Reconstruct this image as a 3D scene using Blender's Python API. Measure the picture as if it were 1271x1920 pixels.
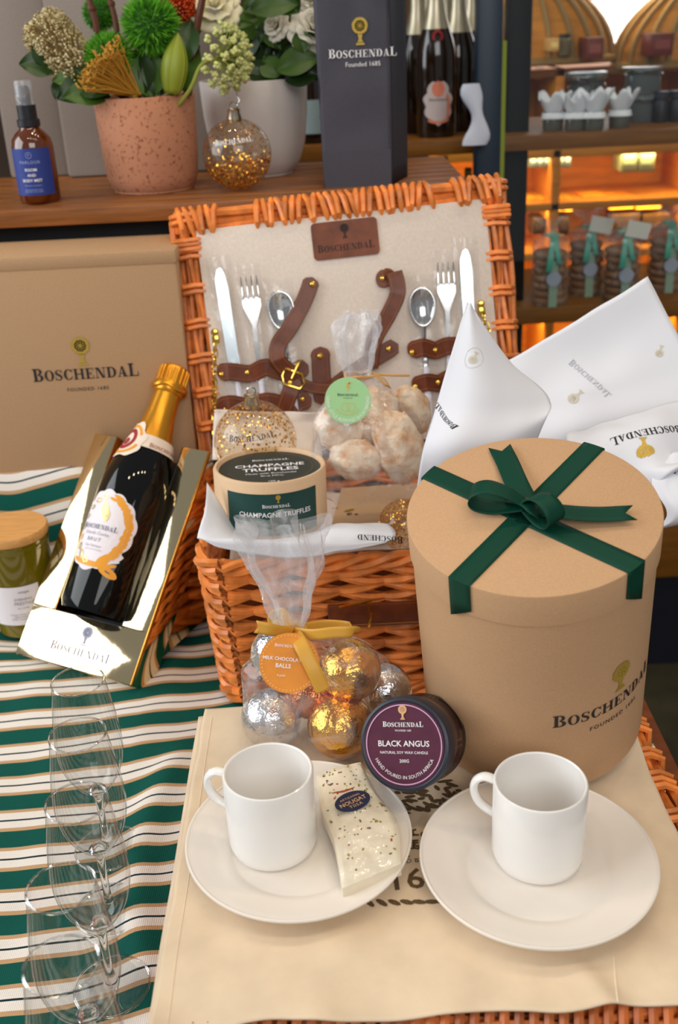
import bpy, bmesh, math, random
from mathutils import Vector as V, Matrix as MX, noise as NZ
from math import sin, cos, pi, radians as R
random.seed(11)
for _o in list(bpy.data.objects): bpy.data.objects.remove(_o)
SC = bpy.context.scene
COL = SC.collection

# ------------------------------------------------------------------ camera
FPX, PITCH, ROLL = 1950.0, R(25.3), R(2.8)
CAM = V((0, 0, .8))
_r0, _u0, _fw = V((1, 0, 0)), V((0, sin(PITCH), cos(PITCH))), V((0, cos(PITCH), -sin(PITCH)))
_rt = _r0 * cos(ROLL) - _u0 * sin(ROLL)
_up = _u0 * cos(ROLL) + _r0 * sin(ROLL)
cd = bpy.data.cameras.new('camera')
cd.sensor_fit = 'VERTICAL'; cd.sensor_height = 36.0; cd.lens = 36.0 * FPX / 1920.0
cd.clip_start = .02; cd.clip_end = 60
cam = bpy.data.objects.new('camera', cd); COL.objects.link(cam)
mw = MX(((_rt.x, _up.x, -_fw.x, CAM.x), (_rt.y, _up.y, -_fw.y, CAM.y), (_rt.z, _up.z, -_fw.z, CAM.z), (0, 0, 0, 1)))
cam.matrix_world = mw
SC.camera = cam
cd.dof.use_dof = True
cd.dof.focus_distance = 1.02
cd.dof.aperture_fstop = (cd.lens / 1000.0) / .0060

# ------------------------------------------------------------------ world + lights
def lin(*c):
    c = [x / 255.0 for x in c]
    return tuple((x / 12.92 if x <= .04045 else ((x + .055) / 1.055) ** 2.4) for x in c)
wd = bpy.data.worlds.new('world'); SC.world = wd; wd.use_nodes = True
wd.node_tree.nodes['Background'].inputs[0].default_value = (.94, .97, 1.0, 1)
wd.node_tree.nodes['Background'].inputs[1].default_value = .17
def area(name, loc, target, sx, sy, watts, col):
    l = bpy.data.lights.new(name, 'AREA'); l.shape = 'RECTANGLE'; l.size = sx; l.size_y = sy; l.energy = watts; l.color = col
    o = bpy.data.objects.new(name, l); COL.objects.link(o); o.location = loc
    d = V(target) - V(loc); o.rotation_euler = d.to_track_quat('-Z', 'Y').to_euler()
    return o
area('window_light_side', (-2.8, .75, 1.55), (-.1, .95, .45), 2.6, 1.9, 50, (.93, .97, 1.0))
area('window_light_front', (.5, -2.4, 2.3), (0, .9, .2), 2.4, 1.6, 34, (1.0, .985, .96))
SC.view_settings.view_transform = 'Standard'; SC.view_settings.look = 'None'
SC.view_settings.gamma = 1.0; SC.view_settings.use_curve_mapping = False
SC.view_settings.exposure = .58

# ------------------------------------------------------------------ helpers
def ray(px, py):
    return _fw + _rt * ((px - 635.5) / FPX) - _up * ((py - 960.0) / FPX)
def aty(px, py, Y):
    v = ray(px, py); return CAM + v * (Y / v.y)
def atz(px, py, z):
    v = ray(px, py); return CAM + v * ((z - CAM.z) / v.z)
def onplane(px, py, o, n):
    v = ray(px, py); return CAM + v * ((o - CAM).dot(n) / v.dot(n))

WM = {}
def _reg(o, m): WM[o.name] = m
def thing(name, label, cat, m=None, group=None):
    o = bpy.data.objects.new(name, None); COL.objects.link(o)
    if m is None: m = MX.Identity(4)
    elif isinstance(m, V): m = MX.Translation(m)
    o.matrix_world = m; o.empty_display_size = .02
    o['label'] = label; o['category'] = cat
    if group: o['group'] = group
    _reg(o, m.copy()); return o
def tag(o, label, cat, group=None):
    o['label'] = label; o['category'] = cat
    if group: o['group'] = group
    return o
def struct(o, label=None):
    o['kind'] = 'structure'
    if label: o['label'] = label; o['category'] = label.split('|')[0] if False else o.name.split('_')[0]
    return o
def dup(o, parent=None, m=None, label=None):
    c = o.copy(); COL.objects.link(c)
    if parent is not None: c.parent = parent
    if m is not None: c.matrix_world = m; _reg(c, m.copy())
    if label: c['label'] = label
    for ch in list(o.children): dup(ch, c)
    return c
def frame(o, ex, ey, ez):
    return MX(((ex.x, ey.x, ez.x, o.x), (ex.y, ey.y, ez.y, o.y), (ex.z, ey.z, ez.z, o.z), (0, 0, 0, 1)))
def axis_frame(o, z, ref=V((0, 1, 0))):
    z = z.normalized(); x = ref.cross(z)
    if x.length < 1e-4: x = V((1, 0, 0)).cross(z)
    x.normalize(); y = z.cross(x); return frame(o, x, y, z)

class MB:
    def __init__(s): s.v = []; s.f = []; s.uv = {}
    def add(s, vs, fs):
        o = len(s.v); s.v += [V(x) for x in vs]; s.f += [tuple(i + o for i in f) for f in fs]; return s
    def box(s, c, d, m=None, bev=0):
        x, y, z = d[0] / 2, d[1] / 2, d[2] / 2; c = V(c)
        b = min(bev, x * .9, y * .9, z * .9)
        if b <= 0:
            vs = [V((i * x, j * y, k * z)) for i in (-1, 1) for j in (-1, 1) for k in (-1, 1)]
            fs = [(0, 1, 3, 2), (4, 6, 7, 5), (0, 4, 5, 1), (2, 3, 7, 6), (0, 2, 6, 4), (1, 5, 7, 3)]
        else:
            bm = bmesh.new(); bmesh.ops.create_cube(bm, size=1)
            for q in bm.verts: q.co = V((q.co.x * 2 * x, q.co.y * 2 * y, q.co.z * 2 * z))
            bmesh.ops.bevel(bm, geom=list(bm.edges), offset=b, segments=2, affect='EDGES', profile=.5)
            bm.verts.index_update(); vs = [q.co.copy() for q in bm.verts]; fs = [tuple(q.index for q in f.verts) for f in bm.faces]; bm.free()
        if m is not None: vs = [m @ q for q in vs]
        return s.add([q + c for q in vs] if m is None else [q + c for q in vs], fs)
    def tube(s, pts, r, n=6, closed=False, cap=True, flat=None):
        pts = [V(p) for p in pts]; N = len(pts)
        if N < 2: return s
        rs = r if isinstance(r, (list, tuple)) else [r] * N
        T = []
        for i in range(N):
            a = pts[(i - 1) % N] if (closed or i > 0) else pts[i]
            b = pts[(i + 1) % N] if (closed or i < N - 1) else pts[i]
            t = b - a; T.append(t.normalized() if t.length > 1e-9 else V((0, 0, 1)))
        ref = V((0, 0, 1)) if abs(T[0].z) < .9 else V((1, 0, 0))
        nx = (ref - T[0] * ref.dot(T[0])).normalized(); vs = []
        for i in range(N):
            nx = (nx - T[i] * nx.dot(T[i])); nx = nx.normalized() if nx.length > 1e-6 else V((1, 0, 0))
            ny = T[i].cross(nx)
            for k in range(n):
                a = 2 * pi * k / n; vs.append(pts[i] + nx * cos(a) * rs[i] + ny * sin(a) * rs[i])
        fs = []
        for i in range(N if closed else N - 1):
            j = (i + 1) % N
            for k in range(n):
                l = (k + 1) % n; fs.append((i * n + k, i * n + l, j * n + l, j * n + k))
        if cap and not closed:
            fs.append(tuple(range(n))[::-1]); fs.append(tuple((N - 1) * n + k for k in range(n)))
        return s.add(vs, fs)
    def lathe(s, prof, n=40, m=None, a0=0, a1=2 * pi):
        full = abs(a1 - a0 - 2 * pi) < 1e-6; K = n if full else n + 1
        vs = []; fs = []; idx = []
        for (r, z) in prof:
            if r < 1e-7: idx.append([len(vs)] * K); vs.append(V((0, 0, z)))
            else:
                row = []
                for k in range(K):
                    a = a0 + (a1 - a0) * k / n; row.append(len(vs)); vs.append(V((r * cos(a), r * sin(a), z)))
                idx.append(row)
        for i in range(len(prof) - 1):
            for k in range(n):
                l = (k + 1) % K; q = [idx[i][k], idx[i][l], idx[i + 1][l], idx[i + 1][k]]
                u = [];  [u.append(x) for x in q if x not in u]
                if len(u) > 2: fs.append(tuple(u))
        if m is not None: vs = [m @ q for q in vs]
        return s.add(vs, fs)
    def grid(s, fn, nu, nv, closed=False, uv=None):
        o = len(s.v); U = nu if closed else nu + 1
        vs = [V(fn(i / nu, j / nv)) for j in range(nv + 1) for i in range(U)]
        if uv:
            for j in range(nv + 1):
                for i in range(U): s.uv[o + j * U + i] = uv(i / nu, j / nv)
        fs = []
        for j in range(nv):
            for i in range(nu):
                k = (i + 1) % U; fs.append((j * U + i, j * U + k, (j + 1) * U + k, (j + 1) * U + i))
        return s.add(vs, fs)
    def poly(s, pts, h, m):
        """2-D outline (fan from its ear-clipped faces) extruded by h along +z, then mapped by matrix m"""
        from mathutils.geometry import tessellate_polygon
        p3 = [V((p[0], p[1], 0)) for p in pts]; tri = tessellate_polygon([p3]); n = len(pts)
        ar = sum(p3[i].x * p3[(i + 1) % n].y - p3[(i + 1) % n].x * p3[i].y for i in range(n))
        vs = [m @ p for p in p3] + [m @ (p + V((0, 0, h))) for p in p3]
        fs = []
        for t in tri:
            a, b, c = t
            if (p3[b] - p3[a]).cross(p3[c] - p3[a]).z < 0: b, c = c, b
            fs.append((a + n, b + n, c + n)); fs.append((a, c, b))
        for i in range(n):
            j = (i + 1) % n
            fs.append((i, j, j + n, i + n) if ar > 0 else (j, i, i + n, j + n))
        return s.add(vs, fs)
    def build(s, name, mat, parent=None, world=True, smooth=40, solid=0, sub=0):
        me = bpy.data.meshes.new(name)
        inv = WM[parent.name].inverted() if (parent is not None and world and parent.name in WM) else None
        vs = [inv @ q for q in s.v] if inv is not None else s.v
        me.from_pydata([tuple(q) for q in vs], [], s.f); me.validate()
        bm = bmesh.new(); bm.from_mesh(me); bmesh.ops.recalc_face_normals(bm, faces=bm.faces); bm.to_mesh(me); bm.free()
        if s.uv:
            ul = me.uv_layers.new(name='UVMap')
            for lp in me.loops:
                if lp.vertex_index in s.uv: ul.data[lp.index].uv = s.uv[lp.vertex_index]
        if smooth:
            me.polygons.foreach_set('use_smooth', [True] * len(me.polygons))
            try: me.set_sharp_from_angle(angle=R(smooth))
            except Exception: pass
        me.materials.append(mat)
        o = bpy.data.objects.new(name, me); COL.objects.link(o)
        if parent is not None:
            o.parent = parent
            if parent.name in WM: _reg(o, WM[parent.name])
        if solid:
            md = o.modifiers.new('thickness', 'SOLIDIFY'); md.thickness = solid; md.offset = 0
        if sub:
            md = o.modifiers.new('smooth', 'SUBSURF'); md.levels = sub; md.render_levels = sub
        return o

# ------------------------------------------------------------------ materials
MAT = {}
def mk(name, col, rough=.5, metal=0, spec=.5, nz=None, bump=None, trans=0, ior=1.45, rnd=0, coat=0, col2=None, emit=None, stretch=None, sheen=0, alpha=None, sss=0):
    if name in MAT: return MAT[name]
    m = bpy.data.materials.new(name); m.use_nodes = True; nt = m.node_tree; b = nt.nodes['Principled BSDF']
    b.inputs['Base Color'].default_value = (*col, 1); b.inputs['Roughness'].default_value = rough; b.inputs['Metallic'].default_value = metal
    b.inputs['Specular IOR Level'].default_value = spec; b.inputs['IOR'].default_value = ior
    b.inputs['Transmission Weight'].default_value = trans; b.inputs['Coat Weight'].default_value = coat
    if sheen: b.inputs['Sheen Weight'].default_value = sheen
    if sss: b.inputs['Subsurface Weight'].default_value = sss; b.inputs['Subsurface Radius'].default_value = (.01, .006, .004)
    if emit: b.inputs['Emission Color'].default_value = (*emit[0], 1); b.inputs['Emission Strength'].default_value = emit[1]
    tc = nt.nodes.new('ShaderNodeTexCoord'); src = tc.outputs['Object']
    if stretch:
        mp = nt.nodes.new('ShaderNodeMapping'); mp.inputs['Scale'].default_value = stretch; nt.links.new(src, mp.inputs[0]); src = mp.outputs[0]
    cur = None
    if nz:
        t = nt.nodes.new('ShaderNodeTexNoise'); t.inputs['Scale'].default_value = nz[0]; t.inputs['Detail'].default_value = 3; nt.links.new(src, t.inputs[0])
        rp = nt.nodes.new('ShaderNodeValToRGB'); a = nz[1]
        rp.color_ramp.elements[0].position = .3; rp.color_ramp.elements[1].position = .7
        c2 = col2 if col2 else tuple(min(1, x * (1 + a)) for x in col)
        c1 = col if col2 else tuple(x * (1 - a) for x in col)
        if len(nz) > 2: rp.color_ramp.elements[0].position = nz[2]; rp.color_ramp.elements[1].position = nz[3]
        rp.color_ramp.elements[0].color = (*c1, 1); rp.color_ramp.elements[1].color = (*c2, 1)
        nt.links.new(t.outputs['Fac'], rp.inputs[0]); cur = rp.outputs[0]
    if rnd:
        oi = nt.nodes.new('ShaderNodeObjectInfo'); mr = nt.nodes.new('ShaderNodeMapRange')
        mr.inputs[3].default_value = 1 - rnd; mr.inputs[4].default_value = 1 + rnd; nt.links.new(oi.outputs['Random'], mr.inputs[0])
        hs = nt.nodes.new('ShaderNodeHueSaturation'); nt.links.new(mr.outputs[0], hs.inputs['Value'])
        if cur: nt.links.new(cur, hs.inputs['Color'])
        else: hs.inputs['Color'].default_value = (*col, 1)
        cur = hs.outputs[0]
    if cur: nt.links.new(cur, b.inputs['Base Color'])
    if bump:
        t = nt.nodes.new('ShaderNodeTexNoise'); t.inputs['Scale'].default_value = bump[0]; t.inputs['Detail'].default_value = 4; nt.links.new(src, t.inputs[0])
        bp = nt.nodes.new('ShaderNodeBump'); bp.inputs['Strength'].default_value = bump[1]; bp.inputs['Distance'].default_value = bump[2] if len(bump) > 2 else .002
        nt.links.new(t.outputs['Fac'], bp.inputs['Height']); nt.links.new(bp.outputs[0], b.inputs['Normal'])
    MAT[name] = m; return m
def two_sided(N, L, fr, ior):
    # the same reflectance from either side of a thin sheet
    g = N.new('ShaderNodeNewGeometry'); mr = N.new('ShaderNodeMapRange')
    mr.inputs[3].default_value = ior; mr.inputs[4].default_value = 1.0 / ior
    L.new(g.outputs['Backfacing'], mr.inputs[0]); L.new(mr.outputs[0], fr.inputs[0])
def film(name, tint, haze=.05, gloss=.9, rough=.08, wr=60, wrs=.5, hcol=(.9, .9, .92), streak=.25):
    """clear plastic film: see-through, with mirror-like glints and hazy creases"""
    m = bpy.data.materials.new(name); m.use_nodes = True; nt = m.node_tree; N = nt.nodes; L = nt.links
    for n in list(N): N.remove(n)
    out = N.new('ShaderNodeOutputMaterial'); tr = N.new('ShaderNodeBsdfTransparent'); tr.inputs[0].default_value = (*tint, 1)
    gl = N.new('ShaderNodeBsdfGlossy'); gl.inputs['Roughness'].default_value = rough; gl.inputs[0].default_value = (gloss, gloss, gloss, 1)
    df = N.new('ShaderNodeBsdfDiffuse'); df.inputs[0].default_value = (*hcol, 1)
    tc = N.new('ShaderNodeTexCoord'); no = N.new('ShaderNodeTexNoise'); no.inputs['Scale'].default_value = wr; no.inputs['Detail'].default_value = 3; no.inputs['Distortion'].default_value = 1.2
    L.new(tc.outputs['Object'], no.inputs[0])
    bp = N.new('ShaderNodeBump'); bp.inputs['Strength'].default_value = wrs; bp.inputs['Distance'].default_value = .004; L.new(no.outputs['Fac'], bp.inputs['Height'])
    L.new(bp.outputs[0], gl.inputs['Normal'])
    fr = N.new('ShaderNodeFresnel'); two_sided(N, L, fr, 1.5); L.new(bp.outputs[0], fr.inputs['Normal'])
    a = N.new('ShaderNodeMixShader'); L.new(fr.outputs[0], a.inputs[0]); L.new(tr.outputs[0], a.inputs[1]); L.new(gl.outputs[0], a.inputs[2])
    mr = N.new('ShaderNodeMapRange'); mr.inputs[1].default_value = .5; mr.inputs[2].default_value = .75; mr.inputs[3].default_value = haze; mr.inputs[4].default_value = haze + streak; L.new(no.outputs['Fac'], mr.inputs[0])
    b = N.new('ShaderNodeMixShader'); L.new(mr.outputs[0], b.inputs[0]); L.new(a.outputs[0], b.inputs[1]); L.new(df.outputs[0], b.inputs[2])
    L.new(b.outputs[0], out.inputs[0]); MAT[name] = m; return m
def thinglass(name, tint, rough=.0, ior=1.45):
    m = bpy.data.materials.new(name); m.use_nodes = True; nt = m.node_tree; N = nt.nodes; L = nt.links
    for n in list(N): N.remove(n)
    out = N.new('ShaderNodeOutputMaterial'); tr = N.new('ShaderNodeBsdfTransparent'); tr.inputs[0].default_value = (*tint, 1)
    gl = N.new('ShaderNodeBsdfGlossy'); gl.inputs['Roughness'].default_value = rough
    fr = N.new('ShaderNodeFresnel'); two_sided(N, L, fr, ior)
    a = N.new('ShaderNodeMixShader'); L.new(fr.outputs[0], a.inputs[0]); L.new(tr.outputs[0], a.inputs[1]); L.new(gl.outputs[0], a.inputs[2])
    L.new(a.outputs[0], out.inputs[0]); MAT[name] = m; return m

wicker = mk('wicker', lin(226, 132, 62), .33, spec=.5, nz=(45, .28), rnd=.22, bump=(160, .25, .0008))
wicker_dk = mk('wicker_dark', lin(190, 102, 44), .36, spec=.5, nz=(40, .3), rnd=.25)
kraft = mk('kraft_board', lin(200, 160, 122), .75, spec=.15, nz=(900, .07), bump=(700, .08, .0004))
kraft_box = mk('kraft_carton', lin(188, 152, 116), .8, spec=.2, nz=(500, .07))
kraft_tub = mk('kraft_tub', lin(222, 190, 154), .75, spec=.2, nz=(800, .05))
ribbon_g = mk('green_ribbon', lin(3, 62, 46), .55, spec=.25, bump=(900, .1, .0003))
ribbon_o = mk('ochre_ribbon', lin(214, 160, 62), .42, spec=.4)
ceramic = mk('white_ceramic', lin(243, 240, 236), .12, spec=.5, coat=.3)
plate_m = mk('plate_glaze', lin(238, 230, 220), .22, spec=.5)
canvas = mk('calico_canvas', lin(229, 207, 178), .85, spec=.1, nz=(30, .06), bump=(600, .18, .0005))
linen = mk('linen_lining', lin(222, 208, 196), .9, spec=.1, nz=(260, .05), bump=(900, .15, .0004))
leather = mk('brown_leather', lin(104, 50, 26), .38, spec=.5, nz=(60, .25), bump=(400, .15, .0005))
leather_p = mk('tan_leather_patch', lin(118, 60, 32), .45, spec=.4, nz=(40, .3))
leather_e = mk('leather_edge', lin(60, 34, 24), .6)
stitch_m = mk('tan_stitch', lin(150, 92, 50), .7)
brass = mk('polished_brass', lin(240, 198, 90), .14, 1)
gold_mir = mk('gold_mirror_card', lin(236, 214, 170), .07, 1, bump=(11, .16, .005))
gold_edge = mk('gold_edge', lin(205, 145, 60), .2, 1)
gold_foil = mk('gold_foil', lin(238, 180, 84), .2, 1, bump=(90, .8, .004))
silver_foil = mk('silver_foil', lin(222, 222, 226), .2, 1, bump=(90, .8, .004))
steel = mk('polished_steel', lin(205, 205, 205), .13, 1)
pearl = mk('pearl_handle', lin(228, 226, 238), .25, spec=.6)
black_m = mk('matt_black', lin(30, 31, 38), .42, spec=.5)
tin_m = mk('tin_charcoal', lin(40, 44, 58), .4, spec=.5)
void_m = mk('black_card', lin(16, 16, 18), .5)
plum = mk('plum_label', lin(88, 42, 62), .5, spec=.3, nz=(60, .12))
plum_l = mk('plum_line', lin(214, 170, 200), .5)
white_ink = mk('white_ink', lin(240, 238, 240), .6)
black_ink = mk('black_ink', lin(38, 36, 40), .6)
grey_ink = mk('grey_ink', lin(150, 152, 160), .7)
brown_ink = mk('brown_ink', lin(96, 76, 48), .8)
gold_ink = mk('gold_ink', lin(196, 164, 72), .4, .3)
gold_pale = mk('pale_gold_ink', lin(226, 178, 130), .5)
glass = mk('clear_glass', (1, 1, 1), 0.0, trans=1, ior=1.45)
bottle_glass = mk('dark_bottle_glass', lin(10, 11, 10), .03, spec=.45, coat=.0)
amber = mk('amber_glass', lin(96, 42, 8), .05, spec=.7, coat=.6, nz=(8, .4))
olive_glass = mk('olive_glass', lin(112, 98, 12), .07, spec=.6, coat=.5, nz=(6, .25))
gold_cap = mk('gold_capsule', lin(228, 160, 50), .3, .85, bump=(40, .2, .002))
paper_w = mk('white_label_paper', lin(236, 230, 236), .6, spec=.2)
paper_c = mk('cream_label_paper', lin(238, 222, 206), .6, spec=.2)
cherry = mk('cherry_ink', lin(160, 40, 44), .6)
ochre_ink = mk('ochre_ink', lin(234, 160, 40), .5)
orange_tag = mk('orange_tag', lin(224, 138, 28), .5, nz=(50, .1))
mint_tag = mk('mint_tag', lin(160, 210, 150), .6)
tissue = mk('tissue_paper', lin(226, 228, 236), .7, spec=.2, nz=(5, .03))
tissue_in = mk('tissue_liner', lin(226, 214, 206), .7, spec=.2, nz=(8, .03))
bench_w = mk('bench_wood', lin(140, 86, 42), .38, spec=.4, nz=(6, .3), stretch=(1.5, 22, 22))
shelf_w = mk('shelf_wood', lin(128, 80, 24), .5, spec=.3, nz=(5, .22), stretch=(1.5, 20, 20))
dark_frame = mk('blue_black_steel', lin(22, 40, 58), .4, spec=.5)
black_frame = mk('black_steel', lin(8, 8, 11), .5, spec=.2)
bamboo = mk('bamboo', lin(214, 158, 92), .45, nz=(8, .14), stretch=(3, 26, 26))
terracotta = mk('speckled_terracotta', lin(198, 138, 106), .7, spec=.25, nz=(170, .3, .56, .70), col2=lin(142, 82, 58))
white_pot = mk('white_glazed_pot', lin(216, 208, 202), .4)
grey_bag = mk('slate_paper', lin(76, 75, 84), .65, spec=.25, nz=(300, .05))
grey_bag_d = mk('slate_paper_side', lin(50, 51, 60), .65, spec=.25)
bag_film = film('cellophane', (.97, .97, .98), .05, .95, .07, 34, .8, streak=.22)
bag_top = film('gathered_cellophane', (.96, .96, .97), .20, .95, .12, 40, .6, streak=.3)
bauble_glass = film('bauble_shell', (.96, .91, .82), .0, .9, .02, 6, .03, streak=.02)
sleeve_film = film('sleeve_film', (.98, .98, .98), .015, .9, .12, 30, .5, streak=.08)
twine_m = mk('jute_twine', lin(196, 150, 90), .8)
linen_panel = mk('grey_linen_panel', lin(148, 137, 128), .9, spec=.1, nz=(300, .06), bump=(500, .15, .0006))

# ------------------------------------------------------------------ lettering
def rect(x0, y0, x1, y1): return ([(x0, y0), (x1, y0), (x1, y1), (x0, y1)], [(0, 1, 2, 3)])
def ring(cx, cy, ro, ri, a0, a1, n=14, off=(0, 0)):
    vs = []; fs = []
    for i in range(n + 1):
        a = R(a0 + (a1 - a0) * i / n)
        vs.append((cx + ro[0] * cos(a), cy + ro[1] * sin(a))); vs.append((cx + off[0] + ri[0] * cos(a), cy + off[1] + ri[1] * sin(a)))
    for i in range(n): fs.append((2 * i, 2 * i + 2, 2 * i + 3, 2 * i + 1))
    return vs, fs
def quad(*p): return (list(p), [(0, 1, 2, 3)])
def stroke(pts, ws):
    vs = []; fs = []; n = len(pts)
    for i in range(n):
        a = pts[max(0, i - 1)]; b = pts[min(n - 1, i + 1)]; dx, dy = b[0] - a[0], b[1] - a[1]; l = math.hypot(dx, dy) or 1
        nx, ny = -dy / l * ws[i] / 2, dx / l * ws[i] / 2
        vs += [(pts[i][0] + nx, pts[i][1] + ny), (pts[i][0] - nx, pts[i][1] - ny)]
    for i in range(n - 1): fs.append((2 * i, 2 * i + 1, 2 * i + 3, 2 * i + 2))
    return vs, fs
T_ = .07
GL = {
 'B': (.80, [rect(.1, 0, .31, 1), rect(0, 0, .42, T_), rect(0, 1 - T_, .42, 1), ring(.40, .755, (.31, .245), (.12, .18), -90, 90), ring(.40, .265, (.38, .265), (.16, .2), -90, 90)]),
 'O': (.88, [ring(.44, .5, (.43, .52), (.21, .46), 0, 360, 26)]),
 'S': (.70, [stroke([(.60, .70), (.56, .86), (.42, .97), (.26, .96), (.12, .85), (.11, .70), (.22, .58), (.40, .48), (.54, .36), (.57, .22), (.48, .08), (.32, .02), (.16, .06), (.08, .18), (.06, .32)], [.05, .06, .06, .07, .15, .19, .2, .21, .2, .17, .1, .06, .06, .06, .05]), rect(.58, .68, .63, .99), rect(.04, .01, .09, .33)]),
 'C': (.82, [ring(.44, .5, (.43, .52), (.22, .46), 38, 322, 22, (.02, 0)), rect(.74, .66, .79, 1.0), stroke([(.74, .22), (.78, .3), (.79, .34)], [.08, .07, .05])]),
 'H': (1.0, [rect(.1, 0, .3, 1), rect(.7, 0, .9, 1), rect(.2, .46, .8, .54)] + [rect(x, y, x + .4, y + T_) for x in (0, .6) for y in (0, 1 - T_)]),
 'E': (.80, [rect(.1, 0, .31, 1), rect(0, 0, .74, T_), rect(0, 1 - T_, .72, 1), rect(.2, .46, .54, .53), rect(.49, .33, .54, .67), quad((.69, 0), (.76, 0), (.76, .33), (.72, .33)), quad((.69, 1), (.74, 1), (.74, .7), (.70, .7))]),
 'N': (.96, [rect(.12, 0, .18, 1), rect(.78, 0, .84, 1), quad((.12, 1), (.36, 1), (.84, 0), (.62, 0)), rect(0, 0, .32, T_), rect(0, 1 - T_, .3, 1), rect(.64, 1 - T_, .96, 1)]),
 'D': (.90, [rect(.1, 0, .31, 1), rect(0, 0, .45, T_), rect(0, 1 - T_, .45, 1), ring(.42, .5, (.45, .5), (.22, .43), -90, 90, 18)]),
 'A': (.92, [quad((.08, 0), (.15, 0), (.48, 1), (.40, 1)), quad((.56, 0), (.82, 0), (.52, 1), (.38, 1)), rect(.2, .28, .66, .35), rect(0, 0, .3, T_), rect(.48, 0, .92, T_)]),
 'L': (.78, [rect(.1, 0, .31, 1), rect(0, 0, .72, T_), rect(0, 1 - T_, .42, 1), quad((.66, 0), (.74, 0), (.74, .36), (.70, .36))]),
}
def wordmark(w, text='BOSCHENDAL'):
    """slab-serif word, first letter larger, centred, total width w"""
    x = 0; vs = []; fs = []
    for i, ch in enumerate(text):
        adv, parts = GL[ch]; k = 1.22 if i == 0 or (ch == 'L' and i == len(text) - 1) else 1.0
        dy = -.0 if i == 0 else 0
        for pv, pf in parts:
            o = len(vs); vs += [(x + p[0] * k, p[1] * k + dy) for p in pv]; fs += [tuple(q + o for q in f) for f in pf]
        x += adv * k + .10
    s = w / (x - .1); h = (x - .1) / 2
    return [((a - h) * s, b * s) for a, b in vs], fs
_tc = {}
def text2d(body, size, w=None, bold=0.0, spacing=1.0, lines=1.0):
    key = (body, bold, spacing)
    if key not in _tc:
        cu = bpy.data.curves.new('t', 'FONT'); cu.body = body; cu.size = 1; cu.align_x = 'CENTER'; cu.resolution_u = 2; cu.offset = bold; cu.space_character = spacing; cu.space_line = lines
        ob = bpy.data.objects.new('t', cu); COL.objects.link(ob); dg = bpy.context.evaluated_depsgraph_get(); ev = ob.evaluated_get(dg); me = ev.to_mesh()
        _tc[key] = ([(q.co.x, q.co.y) for q in me.vertices], [tuple(p.vertices) for p in me.polygons])
        ev.to_mesh_clear(); bpy.data.objects.remove(ob); bpy.data.curves.remove(cu)
    vs, fs = _tc[key]
    if not vs: return [], []
    x0, x1 = min(p[0] for p in vs), max(p[0] for p in vs)
    if w: size = w / (x1 - x0)
    c = (x0 + x1) / 2
    return [((a - c) * size, b * size) for a, b in vs], fs
def emblem(h):
    """round bushy tree on a footed urn, total height h, foot at y=0"""
    rn = random.Random(3); vs = []; fs = []
    def put(p, f):
        o = len(vs); vs.extend(p); fs.extend([tuple(i + o for i in g) for g in f])
    n = 44; cx, cy = 0, .68; pts = [(cx + (r := (.33 if i % 2 else .27 + .02 * rn.random())) * cos(2 * pi * i / n), cy + r * .98 * sin(2 * pi * i / n)) for i in range(n)]
    inner = [(cx + .16 * cos(2 * pi * i / n), cy + .16 * sin(2 * pi * i / n)) for i in range(n)]
    put(pts + inner, [(i, (i + 1) % n, n + (i + 1) % n, n + i) for i in range(n)])
    for k in range(9):
        a = 2 * pi * k / 9; r = .135; c = (cx + r * cos(a), cy + r * sin(a)); put(*ring(c[0], c[1], (.070, .070), (.018, .018), 0, 360, 10))
    put(*ring(cx, cy, (.095, .095), (.045, .045), 0, 360, 12)); put(*ring(cx, cy, (.03, .03), (.001, .001), 0, 360, 8))
    put([(-.10, .40), (.10, .40), (.055, .22), (-.055, .22)], [(0, 3, 2, 1)])
    put([(-.055, .22), (.055, .22), (.11, .10), (-.11, .10)], [(0, 3, 2, 1)])
    put([(-.17, 0), (.17, 0), (.15, .08), (-.15, .08)], [(0, 1, 2, 3)])
    return [(a * h, b * h) for a, b in vs], fs
def shift(g, dx, dy, rot=0):
    c, s = cos(rot), sin(rot); return [(a * c - b * s + dx, a * s + b * c + dy) for a, b in g[0]], g[1]
def arc_text(body, size, Rad, base_ang, up=True):
    """text bent along a circle; base_ang = direction of its middle; up=True reads clockwise over the top"""
    vs, fs = text2d(body, size); out = []
    for x, y in vs:
        if up: a = base_ang - x / Rad; r = Rad + y
        else: a = base_ang + x / Rad; r = Rad - y
        out.append((r * cos(a), r * sin(a)))
    return out, fs
def pmap(o, ex, ey, off=.0004):
    n = ex.cross(ey).normalized(); return lambda x, y: o + ex * x + ey * y + n * off
def cmap(o, ax, ref, Rad, off=.0005):
    """x runs round the cylinder (radians*R) seen from outside left to right, y along the axis"""
    ax = ax.normalized(); ref = (ref - ax * ref.dot(ax)).normalized(); sd = ax.cross(ref)
    return lambda x, y: o + ax * y + (ref * cos(x / Rad) + sd * sin(x / Rad)) * (Rad + off)
def ink(gs, mp, name, mat, parent):
    b = MB()
    for vs, fs in (gs if isinstance(gs, list) else [gs]):
        if vs: b.add([mp(x, y) for x, y in vs], fs)
    o = b.build(name, mat, parent, smooth=0); return o
def bez(c, t):
    c = list(c)
    while len(c) > 1: c = [c[i].lerp(c[i + 1], t) for i in range(len(c) - 1)]
    return c[0]
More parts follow.
